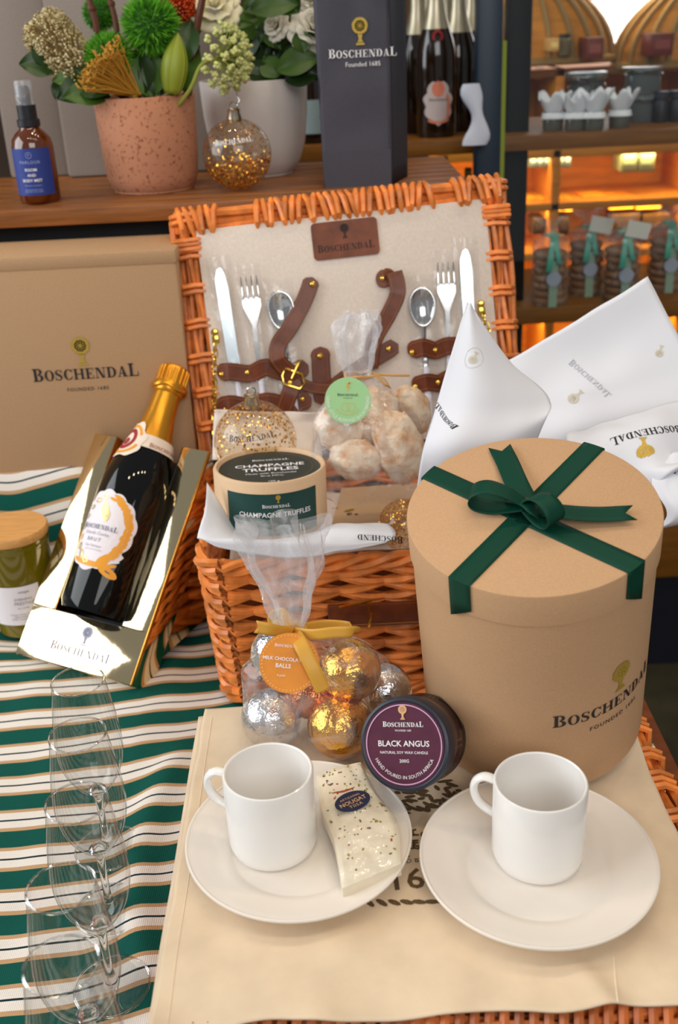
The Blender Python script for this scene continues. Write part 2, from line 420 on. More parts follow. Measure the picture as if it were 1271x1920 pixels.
def patch(ctrl):
    """smooth sheet through a net of control points (Catmull-Rom both ways)"""
    def cr(p, t):
        n = len(p) - 1; x = min(max(t, 0), 1) * n; i = min(int(x), n - 1); f = x - i
        p0 = p[i - 1] if i > 0 else p[i] * 2 - p[i + 1]; p3 = p[i + 2] if i + 2 <= n else p[i + 1] * 2 - p[i]
        p1, p2 = p[i], p[i + 1]
        return (p1 * 2 + (p2 - p0) * f + (p0 * 2 - p1 * 5 + p2 * 4 - p3) * f * f + (p1 * 3 - p0 - p2 * 3 + p3) * f ** 3) * .5
    return lambda u, v: cr([cr(row, u) for row in ctrl], v)
def smap(S, u0, v0, du, dv, off=.0006, flip=1):
    """maps flat print onto a sheet S(u,v): origin (u0,v0), x axis du, y axis dv (uv per metre)"""
    def f(x, y):
        u, v = u0 + du[0] * x + dv[0] * y, v0 + du[1] * x + dv[1] * y
        p = S(u, v); n = (S(u + .01, v) - p).cross(S(u, v + .01) - p).normalized()
        return p + n * off * flip
    return f
def sm(a, b, x):
    t = min(max((x - a) / (b - a), 0), 1); return t * t * (3 - 2 * t)

def fine(g):
    """split a fan (last vertex = hub) into rings so the print hugs a curved surface"""
    vs, fs = g; n = len(vs) - 1; out = []; F_ = []; K = 6; cx, cy = vs[n]
    for k in range(K + 1):
        for i in range(n): out.append((cx + (vs[i][0] - cx) * k / K, cy + (vs[i][1] - cy) * k / K))
    for k in range(K):
        for i in range(n): F_.append((k * n + i, k * n + (i + 1) % n, (k + 1) * n + (i + 1) % n, (k + 1) * n + i))
    return out, F_

# ================================================================== SETTING
BAGZ = .155                                   # top of the closed basket / canvas bag
def blz(x, y):
    s = .47 * x + .88 * y; fade = 1 - sm(-.27, -.18, x)
    h = (.012 * sm(.70, .84, s) + .205 * sm(1.39, 1.452, y)) * fade
    w = .010 * math.exp(-((x + .205 + .03 * sin(y * 9)) / .022) ** 2) * sm(.62, .75, y) * (1 - sm(.98, 1.08, y))
    w += .006 * math.exp(-((x + .34) / .05) ** 2) * sin(y * 21) * sm(.95, 1.1, y)
    w += .004 * NZ.noise(V((x * 7, y * 4, 0))) + .0022 * NZ.noise(V((x * 22, y * 9, 3)))
    w += .010 * sm(1.2, 1.36, y) * (1 - sm(1.43, 1.47, y)) * fade * sin(x * 26 + y * 8)
    return h + w - .006
struct(MB().box((0, 1.2, -.78), (7, 8, .06)).build('floor', mk('dark_floor', lin(62, 58, 40), .6, nz=(9, .35))), None)
tt = thing('display_table', 'wooden display table under the striped blanket', 'table', V((-.3, .9, -.75)))
MB().box((-.32, .92, -.028), (1.41, 1.25, .03), bev=.003).build('table_top', mk('table_wood', lin(124, 66, 30), .45, nz=(5, .25), stretch=(2, 18, 18)), tt)
for lx in (-.98, .34):
    for ly in (.34, 1.49): MB().box((lx, ly, -.396), (.06, .06, .706), bev=.004).build('leg', MAT['table_wood'], tt)

# striped blanket ---------------------------------------------------
def stripes(name):
    m = bpy.data.materials.new(name); m.use_nodes = True; nt = m.node_tree; N = nt.nodes; L = nt.links; b = N['Principled BSDF']
    b.inputs['Roughness'].default_value = .85; b.inputs['Specular IOR Level'].default_value = .15
    uv = N.new('ShaderNodeUVMap'); sp = N.new('ShaderNodeSeparateXYZ'); L.new(uv.outputs[0], sp.inputs[0])
    d = N.new('ShaderNodeMath'); d.operation = 'DIVIDE'; d.inputs[1].default_value = .0615; L.new(sp.outputs['Y'], d.inputs[0])
    fr = N.new('ShaderNodeMath'); fr.operation = 'FRACT'; L.new(d.outputs[0], fr.inputs[0])
    rp = N.new('ShaderNodeValToRGB'); rp.color_ramp.interpolation = 'CONSTANT'; L.new(fr.outputs[0], rp.inputs[0])
    G, Tn, W, K = lin(14, 84, 74), lin(196, 158, 118), lin(234, 228, 220), lin(24, 46, 52)
    st = [(0, G), (.36, Tn), (.45, W), (.63, K), (.675, W), (.86, Tn), (.945, G)]
    e = rp.color_ramp.elements
    while len(e) < len(st): e.new(.5)
    for k, (p, c) in enumerate(st): e[k].position = p; e[k].color = (*c, 1)
    wv = N.new('ShaderNodeTexWave'); wv.inputs['Scale'].default_value = 160; wv.inputs['Distortion'].default_value = .3; L.new(uv.outputs[0], wv.inputs[0])
    bp = N.new('ShaderNodeBump'); bp.inputs['Strength'].default_value = .22; bp.inputs['Distance'].default_value = .0006; L.new(wv.outputs['Fac'], bp.inputs['Height']); L.new(bp.outputs[0], b.inputs['Normal'])
    L.new(rp.outputs[0], b.inputs['Base Color']); return m
X0, X1, Y0, Y1, NX, NY = -.96, .365, .33, 1.50, 200, 220
arc = {}
for i in range(NX + 1):
    x = X0 + (X1 - X0) * i / NX; acc = 0; pz = None; arc[i, 0] = 0
    for j in range(NY + 1):
        y = Y0 + (Y1 - Y0) * j / NY; z = blz(x, y)
        if pz is not None: acc += math.hypot((Y1 - Y0) / NY, z - pz)
        pz = z; arc[i, j] = acc
bl = MB(); bl.grid(lambda u, v: (X0 + (X1 - X0) * u, Y0 + (Y1 - Y0) * v, blz(X0 + (X1 - X0) * u, Y0 + (Y1 - Y0) * v)), NX, NY,
        uv=lambda u, v: (u * (X1 - X0), arc[round(u * NX), round(v * NY)] + .034 - .06 * (X0 + (X1 - X0) * u) - .22 * max(0, X0 + (X1 - X0) * u + .27)))
tag(bl.build('picnic_blanket', stripes('striped_blanket'), smooth=180), 'green, white and tan striped woven blanket spread under everything', 'blanket')

# bench with slats ---------------------------------------------------
BZ = .571; BF = 1.56
bn = thing('slatted_bench', 'brown wooden slatted bench holding the plant pots', 'bench', V((-.3, 1.75, -.75)))
MB().box((-.46, BF + .022, BZ - .0125), (1.36, .044, .025), bev=.003).build('front_rail', bench_w, bn)
sl = None; sy = BF + .075
for k in range(7):
    MB().box((-.46, sy, BZ - .009), (1.36, .042, .018), bev=.003).build('slat', bench_w, bn); sy += .050
MB().box((-.46, BF + .20, BZ - .045), (1.32, .30, .03)).build('under_shade', mk('bench_dark', lin(24, 22, 24), .6), bn)  # near-black slab added as the shade beneath the slats
for lx in (-1.1, .16):
    for ly in (BF + .04, BF + .36): MB().box((lx, ly, -.12), (.05, .05, 1.26)).build('leg', MAT['bench_dark'], bn)
MB().box((-.46, BF + .34, -.1), (1.28, .02, .6)).build('back_panel', MAT['bench_dark'], bn)  # near-black panel stands in for the dark shade under the bench

# walls and cabinet --------------------------------------------------
struct(MB().box((.3, 3.62, 1.0), (7, .08, 3.6)).build('wall_back', mk('dark_wall', lin(58, 42, 30), .8, nz=(3, .3))))
MB_refl = MB().box((1.0, 3.56, 1.02), (1.1, .03, .95)).build('window_1', mk('reflection_glow', (1, 1, 1), .4, emit=((.86, .93, 1.0), 1.5)))  # glowing panel added in place of daylight reflected in the cabinet glass
struct(MB_refl)
tag(MB().box((.86, 3.53, .835), (.12, .02, .03)).build('sliver', mk('faded_red_print', lin(206, 130, 120), .7)), 'faded red poster at the top of the added reflection panel', 'sliver')  # pinkish strip added on the reflection panel

def slab(x0, x1, y0, y1, z0, z1, bev=.0): return MB().box(((x0 + x1) / 2, (y0 + y1) / 2, (z0 + z1) / 2), (x1 - x0, y1 - y0, z1 - z0), bev=bev)
cb = thing('display_cabinet', 'dark steel framed glass cabinet with brown wooden shelves at right', 'cabinet', V((.7, 2.3, -.75)))
slab(.306, .354, 2.16, 2.21, -.75, 1.3, .003).build('post', dark_frame, cb)
slab(.388, .436, 2.30, 2.35, -.75, 1.3, .003).build('post', black_frame, cb)
slab(1.25, 1.30, 2.16, 2.21, -.75, 1.3, .003).build('post', dark_frame, cb)
slab(-.35, 1.3, 2.23, 2.62, .541, .571, .003).build('shelf', shelf_w, cb)
slab(-.35, 1.3, 2.23, 2.62, .178, .214, .003).build('shelf', shelf_w, cb)
slab(-.35, 1.3, 2.22, 2.64, -.47, -.32, .003).build('base_board', shelf_w, cb)
slab(-.35, 1.3, 2.26, 2.64, -.75, -.47).build('plinth', mk('navy_plinth', lin(24, 26, 38), .5), cb)
slab(.357, 1.25, 2.185, 2.191, -.32, 1.3).build('glass_door', thinglass('door_glass', (.97, .985, .98)), cb)
slab(.357, .365, 2.178, 2.184, -.3, .75).build('door_seal', mk('green_glass_edge', lin(150, 165, 60), .2), cb)

# far shelving unit, warm lit -----------------------------------------
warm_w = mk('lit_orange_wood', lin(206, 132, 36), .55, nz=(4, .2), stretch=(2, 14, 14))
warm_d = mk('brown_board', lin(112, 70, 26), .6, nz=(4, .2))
fs_ = thing('wall_shelving', 'orange wooden wall shelving glowing behind the glass cabinet', 'shelving', V((.8, 3.3, -.75)))
slab(.33, 1.5, 3.34, 3.37, -.75, .655).build('back_panel', warm_w, fs_)
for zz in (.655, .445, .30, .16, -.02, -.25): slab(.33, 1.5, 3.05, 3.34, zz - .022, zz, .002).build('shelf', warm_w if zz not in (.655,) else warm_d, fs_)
for xx in (.342, .66, 1.06, 1.42): slab(xx - .012, xx + .012, 3.05, 3.34, -.75, .655, .002).build('divider', warm_w, fs_)
for zz in (.42, .275, .135, -.045):
    area('shelf_strip_light', (.7, 3.10, zz), (.7, 3.26, zz - .3), 1.5, .03, 3.6, (1.0, .70, .28))
area('shelf_strip_light', (.7, 3.1, .92), (.7, 3.3, .5), 1.4, .03, 4, (1.0, .66, .28))

# warm ceiling spotlights of the shop
for sx_ in (-.75, -.25, .25, .75, 1.2):
    for sy_ in (1.5, .3):
        l = bpy.data.lights.new('ceiling_spotlight', 'SPOT'); l.energy = 6.5; l.color = (1, .80, .55); l.spot_size = R(110); l.spot_blend = .6; l.shadow_soft_size = .05
        o = bpy.data.objects.new('ceiling_spotlight', l); COL.objects.link(o); o.location = (sx_ + .1 * sy_, sy_, 2.55)

# ------------------------------------------------------------------ background goods
def span(px0, px1, py0, py1, Y):
    mx, my = (px0 + px1) / 2, (py0 + py1) / 2
    return aty(px0, my, Y).x, aty(px1, my, Y).x, aty(mx, py1, Y).z, aty(mx, py0, Y).z
def champagne(name, label, cat, m, Rb, H, group=None, glassm=bottle_glass, capm=gold_cap, simple=False):
    """standing sparkling-wine bottle, parts in local axes (z up the bottle)"""
    t = thing(name, label, cat, m, group); n = 24 if simple else 44; r = Rb
    prof = [(0, .012), (r * .6, .004), (r * .92, 0), (r, .012), (r, H * .46), (r * .97, H * .52), (r * .86, H * .585), (r * .66, H * .66), (r * .48, H * .73), (r * .38, H * .80), (r * .345, H * .9), (0, H * .9)]
    MB().lathe(prof, n).build('glass_body', glassm, t, world=False)
    fp = [(r * .70, H * .648), (r * .52, H * .725), (r * .415, H * .80), (r * .375, H * .885), (r * .44, H * .895), (r * .455, H * .925), (r * .40, H * .94), (r * .41, H * .985), (r * .36, H * .998), (0, H)]
    MB().lathe(fp, n).build('foil_capsule', capm, t, world=False)
    return t
silver_cap = mk('champagne_foil', lin(196, 186, 160), .35, .7)
cham = ['with the pink scroll label, foremost behind the slate bag', 'with a silver neck at the left edge beside the slate bag', 'standing rearmost behind the pink-labelled bottle', 'with a tan neck just right of the pink-labelled bottle', 'with a grey neck, second from the steel post', 'with a white neck closest to the steel post']
for k, (px, Y) in enumerate(((818, 2.30), (786, 2.40), (800, 2.57), (836, 2.49), (858, 2.40), (884, 2.56))):
    p = aty(px, 262, Y); p.z = .571
    t = champagne('champagne_bottle', 'dark sparkling wine bottle ' + cham[k], 'bottle', MX.Translation(p), .041, .30 if k else .315, 'sparkling wine bottles on the cabinet shelf', mk('brown_bottle', lin(34, 22, 14), .08, coat=.5), silver_cap, True)
    cm = cmap(p, V((0, 0, 1)), V((0, -1, 0)), .0412, .0006)
    MB().lathe([(.0295, .190), (.0335, .178)], 24).build('neck_band', paper_c, t, world=False)
    if k == 0:
        blob = [(.030 * (1 + .12 * sin(9 * a)) * cos(a), .068 + .040 * (1 + .10 * sin(7 * a)) * sin(a)) for a in [2 * pi * i / 48 for i in range(48)]]
        g = (blob + [(0, .068)], [(i, (i + 1) % 48, 48) for i in range(48)])
        lbo = ink(fine(g), cm, 'scroll_label', mk('pale_pink_label', lin(206, 190, 188), .6), t)
        ink([shift(ring(0, 0, (.013, .015), (.001, .001), 0, 360, 14), 0, .094), shift(ring(0, 0, (.011, .03), (.004, .024), -60, 60, 14), .014, .06), shift(ring(0, 0, (.022, .008), (.012, .003), 180, 360, 14), 0, .036)], cmap(p, V((0, 0, 1)), V((0, -1, 0)), .0412, .0012), 'coral_scrolls', mk('coral_ink', lin(226, 130, 100), .5), lbo)
        ink(shift(wordmark(.036), 0, .072), cmap(p, V((0, 0, 1)), V((0, -1, 0)), .0412, .0018), 'lettering', black_ink, lbo)
        ink(shift(ring(0, 0, (.011, .013), (.006, .008), 0, 360, 14), 0, .19), cmap(p, V((0, 0, 1)), V((0, -1, 0)), .034, .0012), 'neck_medallion', cherry, t)
p = aty(588, 262, 2.30); p.z = .571
t = champagne('wine_bottle', 'dark bottle with pale label between the white pot and slate bag', 'bottle', MX.Translation(p), .041, .30, None, MAT['brown_bottle'], silver_cap, True)
cm = cmap(p, V((0, 0, 1)), V((0, -1, 0)), .0412, .0006); q = MB(); q.grid(lambda u, v: cm(-.03 + .06 * u, .02 + .065 * v), 12, 4); lbo = q.build('pale_label', mk('pale_blue_label', lin(150, 172, 176), .6), t)
ink([shift(rect(-.02, 0, .02, .002), 0, .06), shift(rect(-.016, 0, .016, .002), 0, .05)], cmap(p, V((0, 0, 1)), V((0, -1, 0)), .0412, .0012), 'label_rule', black_ink, lbo)
# white folded ribbon figure on the post
wr = MB(); c = aty(890, 215, 2.12)
wr.grid(lambda u, v: c + V((.016 * cos(2 * pi * u) * (1 + .5 * sm(.7, 1, 1 - v) + .3 * sin(3 * v * pi)), .010 * sin(2 * pi * u), -.055 + .11 * v)) + V((.008 * sin(v * 5), 0, 0)), 14, 12, closed=True)
wro = wr.build('ribbon_twist', mk('white_satin', lin(214, 220, 236), .45)); tag(wro, 'white twisted ribbon hanging on the blue-black cabinet post', 'ribbon')
wrk = None
# small goods under the bottle shelf
for nm, a, lab, cat, col in (('wooden_crate', (788, 816, 308, 348), 'small wooden crate low behind the slate bag', 'crate', lin(120, 70, 24)), ('tea_tin', (838, 852, 322, 346), 'yellow-green tin beside the wooden crate, left of its pair', 'tin', lin(150, 130, 40)), ('tea_tin', (874, 888, 318, 346), 'yellow-green tin touching the blue-black post', 'tin', lin(150, 130, 40))):
    x0, x1, z0, z1 = span(*a, 2.30)
    t = thing(nm, lab, cat, V(((x0 + x1) / 2, 2.33, z0)))
    if nm == 'wooden_crate':
        for k in range(3): slab(x0, x1, 2.30, 2.36, z0 + (z1 - z0) * k / 3, z0 + (z1 - z0) * (k + .88) / 3, .001).build('plank', mk('crate_wood', col, .6), t)
    else:
        rr = (x1 - x0) / 2; MB().lathe([(0, 0), (rr, 0), (rr, (z1 - z0) * .85), (rr * .9, (z1 - z0) * .86), (0, (z1 - z0) * .86)], 20).build('tin_body', mk('tin_yellow', col, .4), t, world=False)
        MB().lathe([(rr * 1.03, (z1 - z0) * .84), (rr * 1.03, z1 - z0), (0, z1 - z0)], 20).build('tin_lid', mk('tin_lid', lin(60, 60, 40), .4), t, world=False)
slab(.02, .306, 2.24, 2.6, .43, .448).build('crate_ledge', shelf_w, cb)

jar_glass = mk('jar_glass', lin(150, 162, 165), .05, spec=.8, trans=.7, ior=1.2)
def clip_jar(px, py0, py1, wpx, Y, label, z=None):
    b = aty(px, py1, Y); tp = aty(px, py0, Y); s = (b - CAM).dot(_fw) / FPX; r = wpx * s / 2; h = tp.z - b.z
    if z is not None: b.z = z
    t = thing('clip_jar', label, 'jar', MX.Translation(b), 'glass preserving jars on the cabinet shelf')
    MB().lathe([(0, 0), (r * .86, 0), (r * .92, .006), (r * .92, h * .66), (r * .8, h * .74), (r * .8, h * .80), (r * .7, h * .80), (r * .78, h * .05), (0, h * .05)], 28).build('jar_body', jar_glass, t, world=False)
    MB().lathe([(0, h * .97), (r * .8, h), (r * 1.06, h * .97), (r * 1.1, h * .9), (r * .98, h * .84), (0, h * .84)], 28).build('lid', jar_glass, t, world=False)
    MB().lathe([(r * .83, h * .80), (r * .88, h * .82), (r * .83, h * .84)], 28).build('seal', mk('jar_seal', lin(120, 110, 100), .5), t, world=False)
    w = MB(); w.tube([(r * .95 * cos(a), r * .95 * sin(a), h * (.76 + .08 * sin(a * 2))) for a in [2 * pi * i / 24 for i in range(24)]], .0015, 5, closed=True); w.build('wire_clip', steel, t, world=False)
    return t
clip_jar(1094, 140, 238, 72, 2.42, 'wide clip-top glass jar standing behind the white bows', .571)
clip_jar(1200, 184, 236, 70, 2.40, 'lower clip-top glass jar of the stacked pair', .571)
tj = clip_jar(1202, 132, 184, 74, 2.40, 'upper clip-top glass jar of the stacked pair')
tj.location.z = .571 + (aty(1200, 184, 2.40).z - aty(1200, 236, 2.40).z)
for px, lab in ((1236, 'small black jar right of the stacked glass jars'), (1266, 'small black jar at the right frame edge beyond the glass jars')):
    b = aty(px, 234, 2.36); b.z = .571; t = thing('black_jar', lab, 'jar', MX.Translation(b), 'small black jars')
    MB().lathe([(0, 0), (.016, 0), (.017, .004), (.017, .042), (.013, .048), (0, .048)], 20).build('jar_body', black_m, t, world=False)
    MB().lathe([(.014, .047), (.0165, .048), (.0165, .062), (0, .063)], 20).build('lid', tin_m, t, world=False)
def bow(px, py, Y, label, s=1.0):
    """preserve jar with a big white tissue frill on top"""
    b = aty(px, py, Y); b.z = .571; t = thing('frilled_jar', label, 'jar', MX.Translation(b), 'small jars topped with white tissue frills')
    MB().lathe([(0, 0), (.019, 0), (.021, .004), (.021, .032), (.016, .038), (0, .038)], 20).build('jar_body', mk('preserve_jar', lin(92, 92, 84), .1, coat=.5), t, world=False)
    rn = random.Random(px); ph = rn.random() * 6
    f = MB(); f.grid(lambda u, v: V(((.015 + .017 * s * v * (1 + .32 * sin(10 * pi * u + ph))) * cos(2 * pi * u), (.015 + .017 * s * v * (1 + .32 * sin(10 * pi * u + ph))) * sin(2 * pi * u), .032 + .036 * s * v + .010 * v * sin(10 * pi * u + ph + 1))), 40, 6, closed=True)
    f.build('tissue_frill', mk('white_frill', lin(246, 249, 255), .6), t, world=False, solid=.0008)
    f = MB(); f.grid(lambda u, v: V(((.0218 + .004 * v * (1 + .3 * sin(8 * pi * u))) * cos(2 * pi * u), (.0218 + .004 * v * (1 + .3 * sin(8 * pi * u))) * sin(2 * pi * u), .036 - .012 * v)), 40, 4, closed=True)
    f.build('tissue_skirt', MAT['white_frill'], t, world=False, solid=.0008)
bow(1036, 240, 2.30, 'frilled jar nearest the black steel post', 1.0)
bow(1078, 242, 2.28, 'frilled jar second from the black steel post', .95)
bow(1112, 240, 2.27, 'frilled jar third from the black steel post', 1.1)
bow(1160, 240, 2.29, 'frilled jar beside the stacked pair of clip jars', 1.0)

# cookie bags with teal ribbons on the lower shelf
teal = mk('teal_ribbon', lin(96, 190, 168), .5); seal_m = mk('round_seal', lin(170, 178, 200), .5); strip_m = mk('sage_strip', lin(150, 176, 156), .6)
cookie_br = mk('stacked_biscuit', lin(150, 96, 40), .7, nz=(30, .3))
for k, (px, lab, card) in enumerate(((1028, 'bag of biscuits with long teal ribbon tails beside the black post', False), (1094, 'bag of biscuits with a grey seal, second from the black post', True), (1160, 'bag of biscuits carrying the upright white gift card', True), (1240, 'bag of biscuits at the right frame edge with sage strip', False))):
    b = aty(px, 570, 2.27 + .075 * (k % 2)); b.z = .214
    t = thing('biscuit_bag', lab, 'biscuit bag', MX.Translation(b), 'biscuit bags on the lower cabinet shelf')
    for j in range(7):
        MB().lathe([(0, 0), (.034, .001), (.037, .007), (.034, .013), (0, .014)], 20, MX.Translation((.002 * sin(j * 2), .002 * cos(j * 3), .002 + j * .0165))).build('biscuit', cookie_br, t, world=False)
    f = MB(); f.grid(lambda u, v: V(((.040 - .030 * sm(.72, .86, v) + .022 * sm(.86, 1, v) * (1 + .5 * sin(8 * pi * u))) * cos(2 * pi * u), (.040 - .030 * sm(.72, .86, v) + .012 * sm(.86, 1, v) * sin(6 * pi * u)) * sin(2 * pi * u), .185 * v)), 32, 16, closed=True)
    f.build('film_bag', bag_film, t, world=False)
    MB().box((0, -.041, .05), (.018, .001, .10)).build('paper_strip', strip_m, t, world=False)
    MB().lathe([(0, 0), (.016, 0), (.016, .002), (0, .002)], 20, MX.Translation((0, -.042, .062)) @ MX.Rotation(R(90), 4, 'X')).build('round_seal', seal_m, t, world=False)
    w = MB(); w.add([(-.004, -.02, .15), (.008, -.02, .15), (-.006, -.05, .08), (-.02, -.05, .078)], [(0, 1, 2, 3)]); w.add([(.0, -.022, .15), (.01, -.022, .15), (.014, -.05, .095), (.004, -.05, .095)], [(0, 1, 2, 3)])
    w.build('ribbon_tails', teal, t, world=False, solid=.001)
    w = MB(); w.tube([(.012 * cos(a), .012 * sin(a), .147) for a in [2 * pi * i / 14 for i in range(14)]], .003, 5, closed=True); w.build('ribbon_knot', teal, t, world=False)
    if card: MB().box((.022, -.03, .155), (.05, .001, .034), MX.Rotation(R(12), 4, 'Y')).build('gift_card', mk('white_card', lin(228, 226, 218), .6), t, world=False)

# goods on the far shelving (seen small and warm)
def goods(name, cat, lab, px0, px1, py0, py1, n, col, Y=3.10, gap=.12, dep=.10, kind='box', grp=None):
    m = mk('goods_' + '_'.join(str(int(c * 255)) for c in col), col, .5, nz=(20, .15))
    ord_ = ['leftmost', 'second', 'third', 'fourth', 'fifth', 'sixth', 'seventh', 'eighth']
    for k in range(n):
        a = px0 + (px1 - px0) * k / n; b = px0 + (px1 - px0) * (k + 1 - gap) / n
        x0, x1, z0, z1 = span(a, b, py0, py1, Y)
        t = thing(name, (ord_[k] + ' ' if n > 1 else '') + lab, cat, V(((x0 + x1) / 2, Y + dep / 2, z0)), grp)
        if kind == 'box':
            slab(x0, x1, Y, Y + dep, z0, z1, .002).build('carton', m, t)
            slab(x0 + (x1 - x0) * .15, x1 - (x1 - x0) * .15, Y - .001, Y + .002, z0 + (z1 - z0) * .3, z0 + (z1 - z0) * .7).build('label', mk(m.name + '_lab', tuple(min(1, c * 1.6 + .03) for c in col), .6), t)
        else:
            r = (x1 - x0) / 2; h = z1 - z0
            MB().lathe([(0, 0), (r * .9, 0), (r, h * .1), (r, h * .75), (r * .75, h * .82), (0, h * .82)], 16).build('jar_body', m, t, world=False)
            MB().lathe([(r * .8, h * .8), (r * .82, h), (0, h)], 16).build('lid', black_m, t, world=False)
goods('slim_tin', 'tin', 'of the slim blue tins behind the cabinet glass', 994, 1072, 282, 314, 6, lin(84, 96, 100), grp='slim blue tins on the far shelf')
goods('yellow_pouch', 'pouch', 'of the yellow pouches on the far glowing shelf', 990, 1076, 372, 396, 5, lin(224, 168, 40), grp='yellow pouches on the far shelf')
goods('amber_tray', 'box', 'of the glowing amber trays low on the far shelf', 1092, 1246, 368, 392, 3, lin(240, 150, 30), grp='amber trays on the far shelf')
goods('patterned_carton', 'carton', 'of the pale blue-green cartons under the glass jars', 1166, 1232, 276, 322, 2, lin(132, 140, 110), grp='pale cartons on the far shelf')
goods('maroon_box', 'box', 'dark red box between the two ribbed reflection shapes, left side', 1100, 1136, 70, 112, 1, lin(112, 46, 34), Y=2.92)
goods('maroon_box', 'box', 'dark red box under the right ribbed reflection shape', 1222, 1268, 62, 104, 1, lin(104, 36, 28), Y=2.92)
goods('cream_box', 'box', 'small cream box under the left ribbed reflection shape', 1031, 1051, 72, 96, 1, lin(220, 172, 100), Y=2.92)
goods('grey_canister', 'canister', 'grey canister beside the small cream box', 1054, 1082, 64, 104, 1, lin(120, 112, 84), Y=2.94, kind='jar')
goods('honey_jar', 'jar', 'of the honey jars behind the black post', 940, 1030, 128, 150, 4, lin(210, 140, 36), Y=3.05, kind='jar', grp='honey jars on the far shelf')
goods('dark_carton', 'carton', 'of the dark cartons behind the biscuit bags', 1000, 1070, 410, 440, 3, lin(60, 44, 30), grp='dark cartons on the far shelf')
goods('brown_sack', 'sack', 'of the brown sacks above the tissue sheet', 1150, 1262, 402, 436, 2, lin(96, 66, 28), grp='brown sacks on the far shelf')
# ribbed domes and glowing panel added in place of a reflection in the glass
def dome(cx, lab, w, a0, a1, h):
    base = aty(cx, 118, 2.98)
    t = thing('ribbed_dome', lab, 'dome', V((base.x, 2.98, base.z)), 'ribbed dome shapes standing in for a reflection in the glass')
    m = mk('reflection_rib', lin(150, 118, 66), .5, rnd=.2)
    for k in range(13):
        a = a0 + (a1 - a0) * k / 12
        rb = MB(); rb.tube([base + V((w * (1 - f ** 2.2) * cos(a), .10 + w * .35 * (1 - f ** 2.2) * sin(a), h * f)) for f in [i / 10 for i in range(11)]], .007, 6); rb.build('rib', m, t)
    hp = MB(); hp.tube([base + V((w * cos(a0 + (a1 - a0) * i / 20), .10 + w * .35 * sin(a0 + (a1 - a0) * i / 20), 0)) for i in range(21)], .011, 6); hp.build('base_hoop', m, t)
    sh = MB(); sh.grid(lambda u, v: base + V(((w - .004) * (1 - v ** 2.2) * cos(a0 + (a1 - a0) * u), .10 + (w - .004) * .35 * (1 - v ** 2.2) * sin(a0 + (a1 - a0) * u) + .004, h * v)), 20, 10); sh.build('inner_shell', warm_w, t)
dome(985, 'ribbed dome shape standing in for a reflection, left of the bright panel', .256, -pi, 0, .245)
dome(1347, 'ribbed dome shape standing in for a reflection at the right frame edge', .256, -pi, 0, .245)

# ------------------------------------------------------------------ linen panels and goods on the bench
for (p0, p1, Y, lab) in ((20, 130, 1.935, 'darker grey linen panel at the left frame edge behind the mist bottle'), (128, 446, 1.905, 'lighter grey linen panel standing behind the speckled pot')):
    x0 = aty(p0, 333, Y).x; x1 = aty(p1, 300, Y).x
    t = thing('linen_panel', lab, 'panel', V(((x0 + x1) / 2, Y, BZ)), 'upright linen panels')
    slab(x0, x1, Y, Y + .022, BZ, 1.02, .006).build('board', linen_panel, t)
    slab(x0 + .01, x1 - .01, Y + .022, Y + .03, BZ, 1.0).build('backing', mk('panel_backing', lin(90, 80, 70), .8), t)

# carton -----------------------------------------------------------------
kb = thing('kraft_carton', 'large flat brown gift carton standing behind the champagne', 'carton', V((-.48, 1.5, .205)))
kbb = slab(-.76, -.208, 1.45, 1.568, .205, .512, .004).build('box_body', kraft_box, kb)
slab(-.762, -.206, 1.448, 1.570, .505, .526, .005).build('box_lid', kraft_box, kb)
mp = pmap(V((-.355, 1.4494, .3475)), V((1, 0, .012)).normalized(), V((0, 0, 1)))
ink(wordmark(.153), mp, 'lettering', black_ink, kbb)
ink(shift(emblem(.043), -.002, .020), mp, 'tree_emblem', gold_ink, kbb)
ink(shift(text2d('FOUNDED 1685', 1, .060, .008, 1.25), 0, -.0175), mp, 'founding_line', black_ink, kbb)

# mist bottle ------------------------------------------------------------
p = atz(74, 380, BZ); p.y += .012
ms = thing('mist_bottle', 'amber glass spray bottle with blue label on the bench', 'bottle', MX.Translation(p)); k = .0305
MB().lathe([(0, .001), (k * .9, 0), (k, .004), (k, .078), (k * .93, .09), (k * .7, .099), (k * .5, .104), (k * .46, .110), (0, .110)], 36).build('glass_body', amber, ms, world=False)
MB().lathe([(.0155, .107), (.0165, .108), (.0165, .117), (.0138, .118), (.0138, .137), (0, .137)], 28).build('collar', black_m, ms, world=False)
MB().lathe([(.008, .137), (.0085, .158), (.006, .163), (0, .163)], 20).build('spray_head', tin_m, ms, world=False)
MB().lathe([(.0132, .137), (.0128, .166), (.0118, .170), (0, .1705)], 24).build('clear_cap', film('cap_film', (.9, .92, .95), .16, .9, .1, 30, .3, streak=.3), ms, world=False)
lb = MB(); lb.lathe([(k + .0005, .013), (k + .0005, .079)], 24, None, R(-90 - 66), R(-90 + 62)); lbm = lb.build('blue_label', mk('blue_label', lin(40, 62, 140), .5), ms, world=False)
cm = cmap(p, V((0, 0, 1)), V((.0, -1, 0)), k + .0006, .0005)
ink([shift(text2d('ROOM', 1, .017, .02), 0, .0475), shift(text2d('AND', 1, .0125, .02), 0, .040), shift(text2d('BODY MIST', 1, .029, .02), 0, .0325)], cm, 'lettering', white_ink, lbm)
ink([shift(text2d('PARLOUR', 1, .030, 0, 1.2), 0, .0580), shift(ring(0, 0, (.0045, .0045), (.0040, .0040), 0, 360, 20), 0, .0700), shift(text2d('P', .005), 0, .0685), shift(text2d('100% Natural Ingredients', 1, .026), 0, .0265), shift(text2d('HAND BLENDED WITH', 1, .026), 0, .0205), shift(text2d('ESSENTIAL OILS 100ML', 1, .028), 0, .0175)], cm, 'small_print', mk('pale_blue_ink', lin(170, 180, 220), .6), lbm)

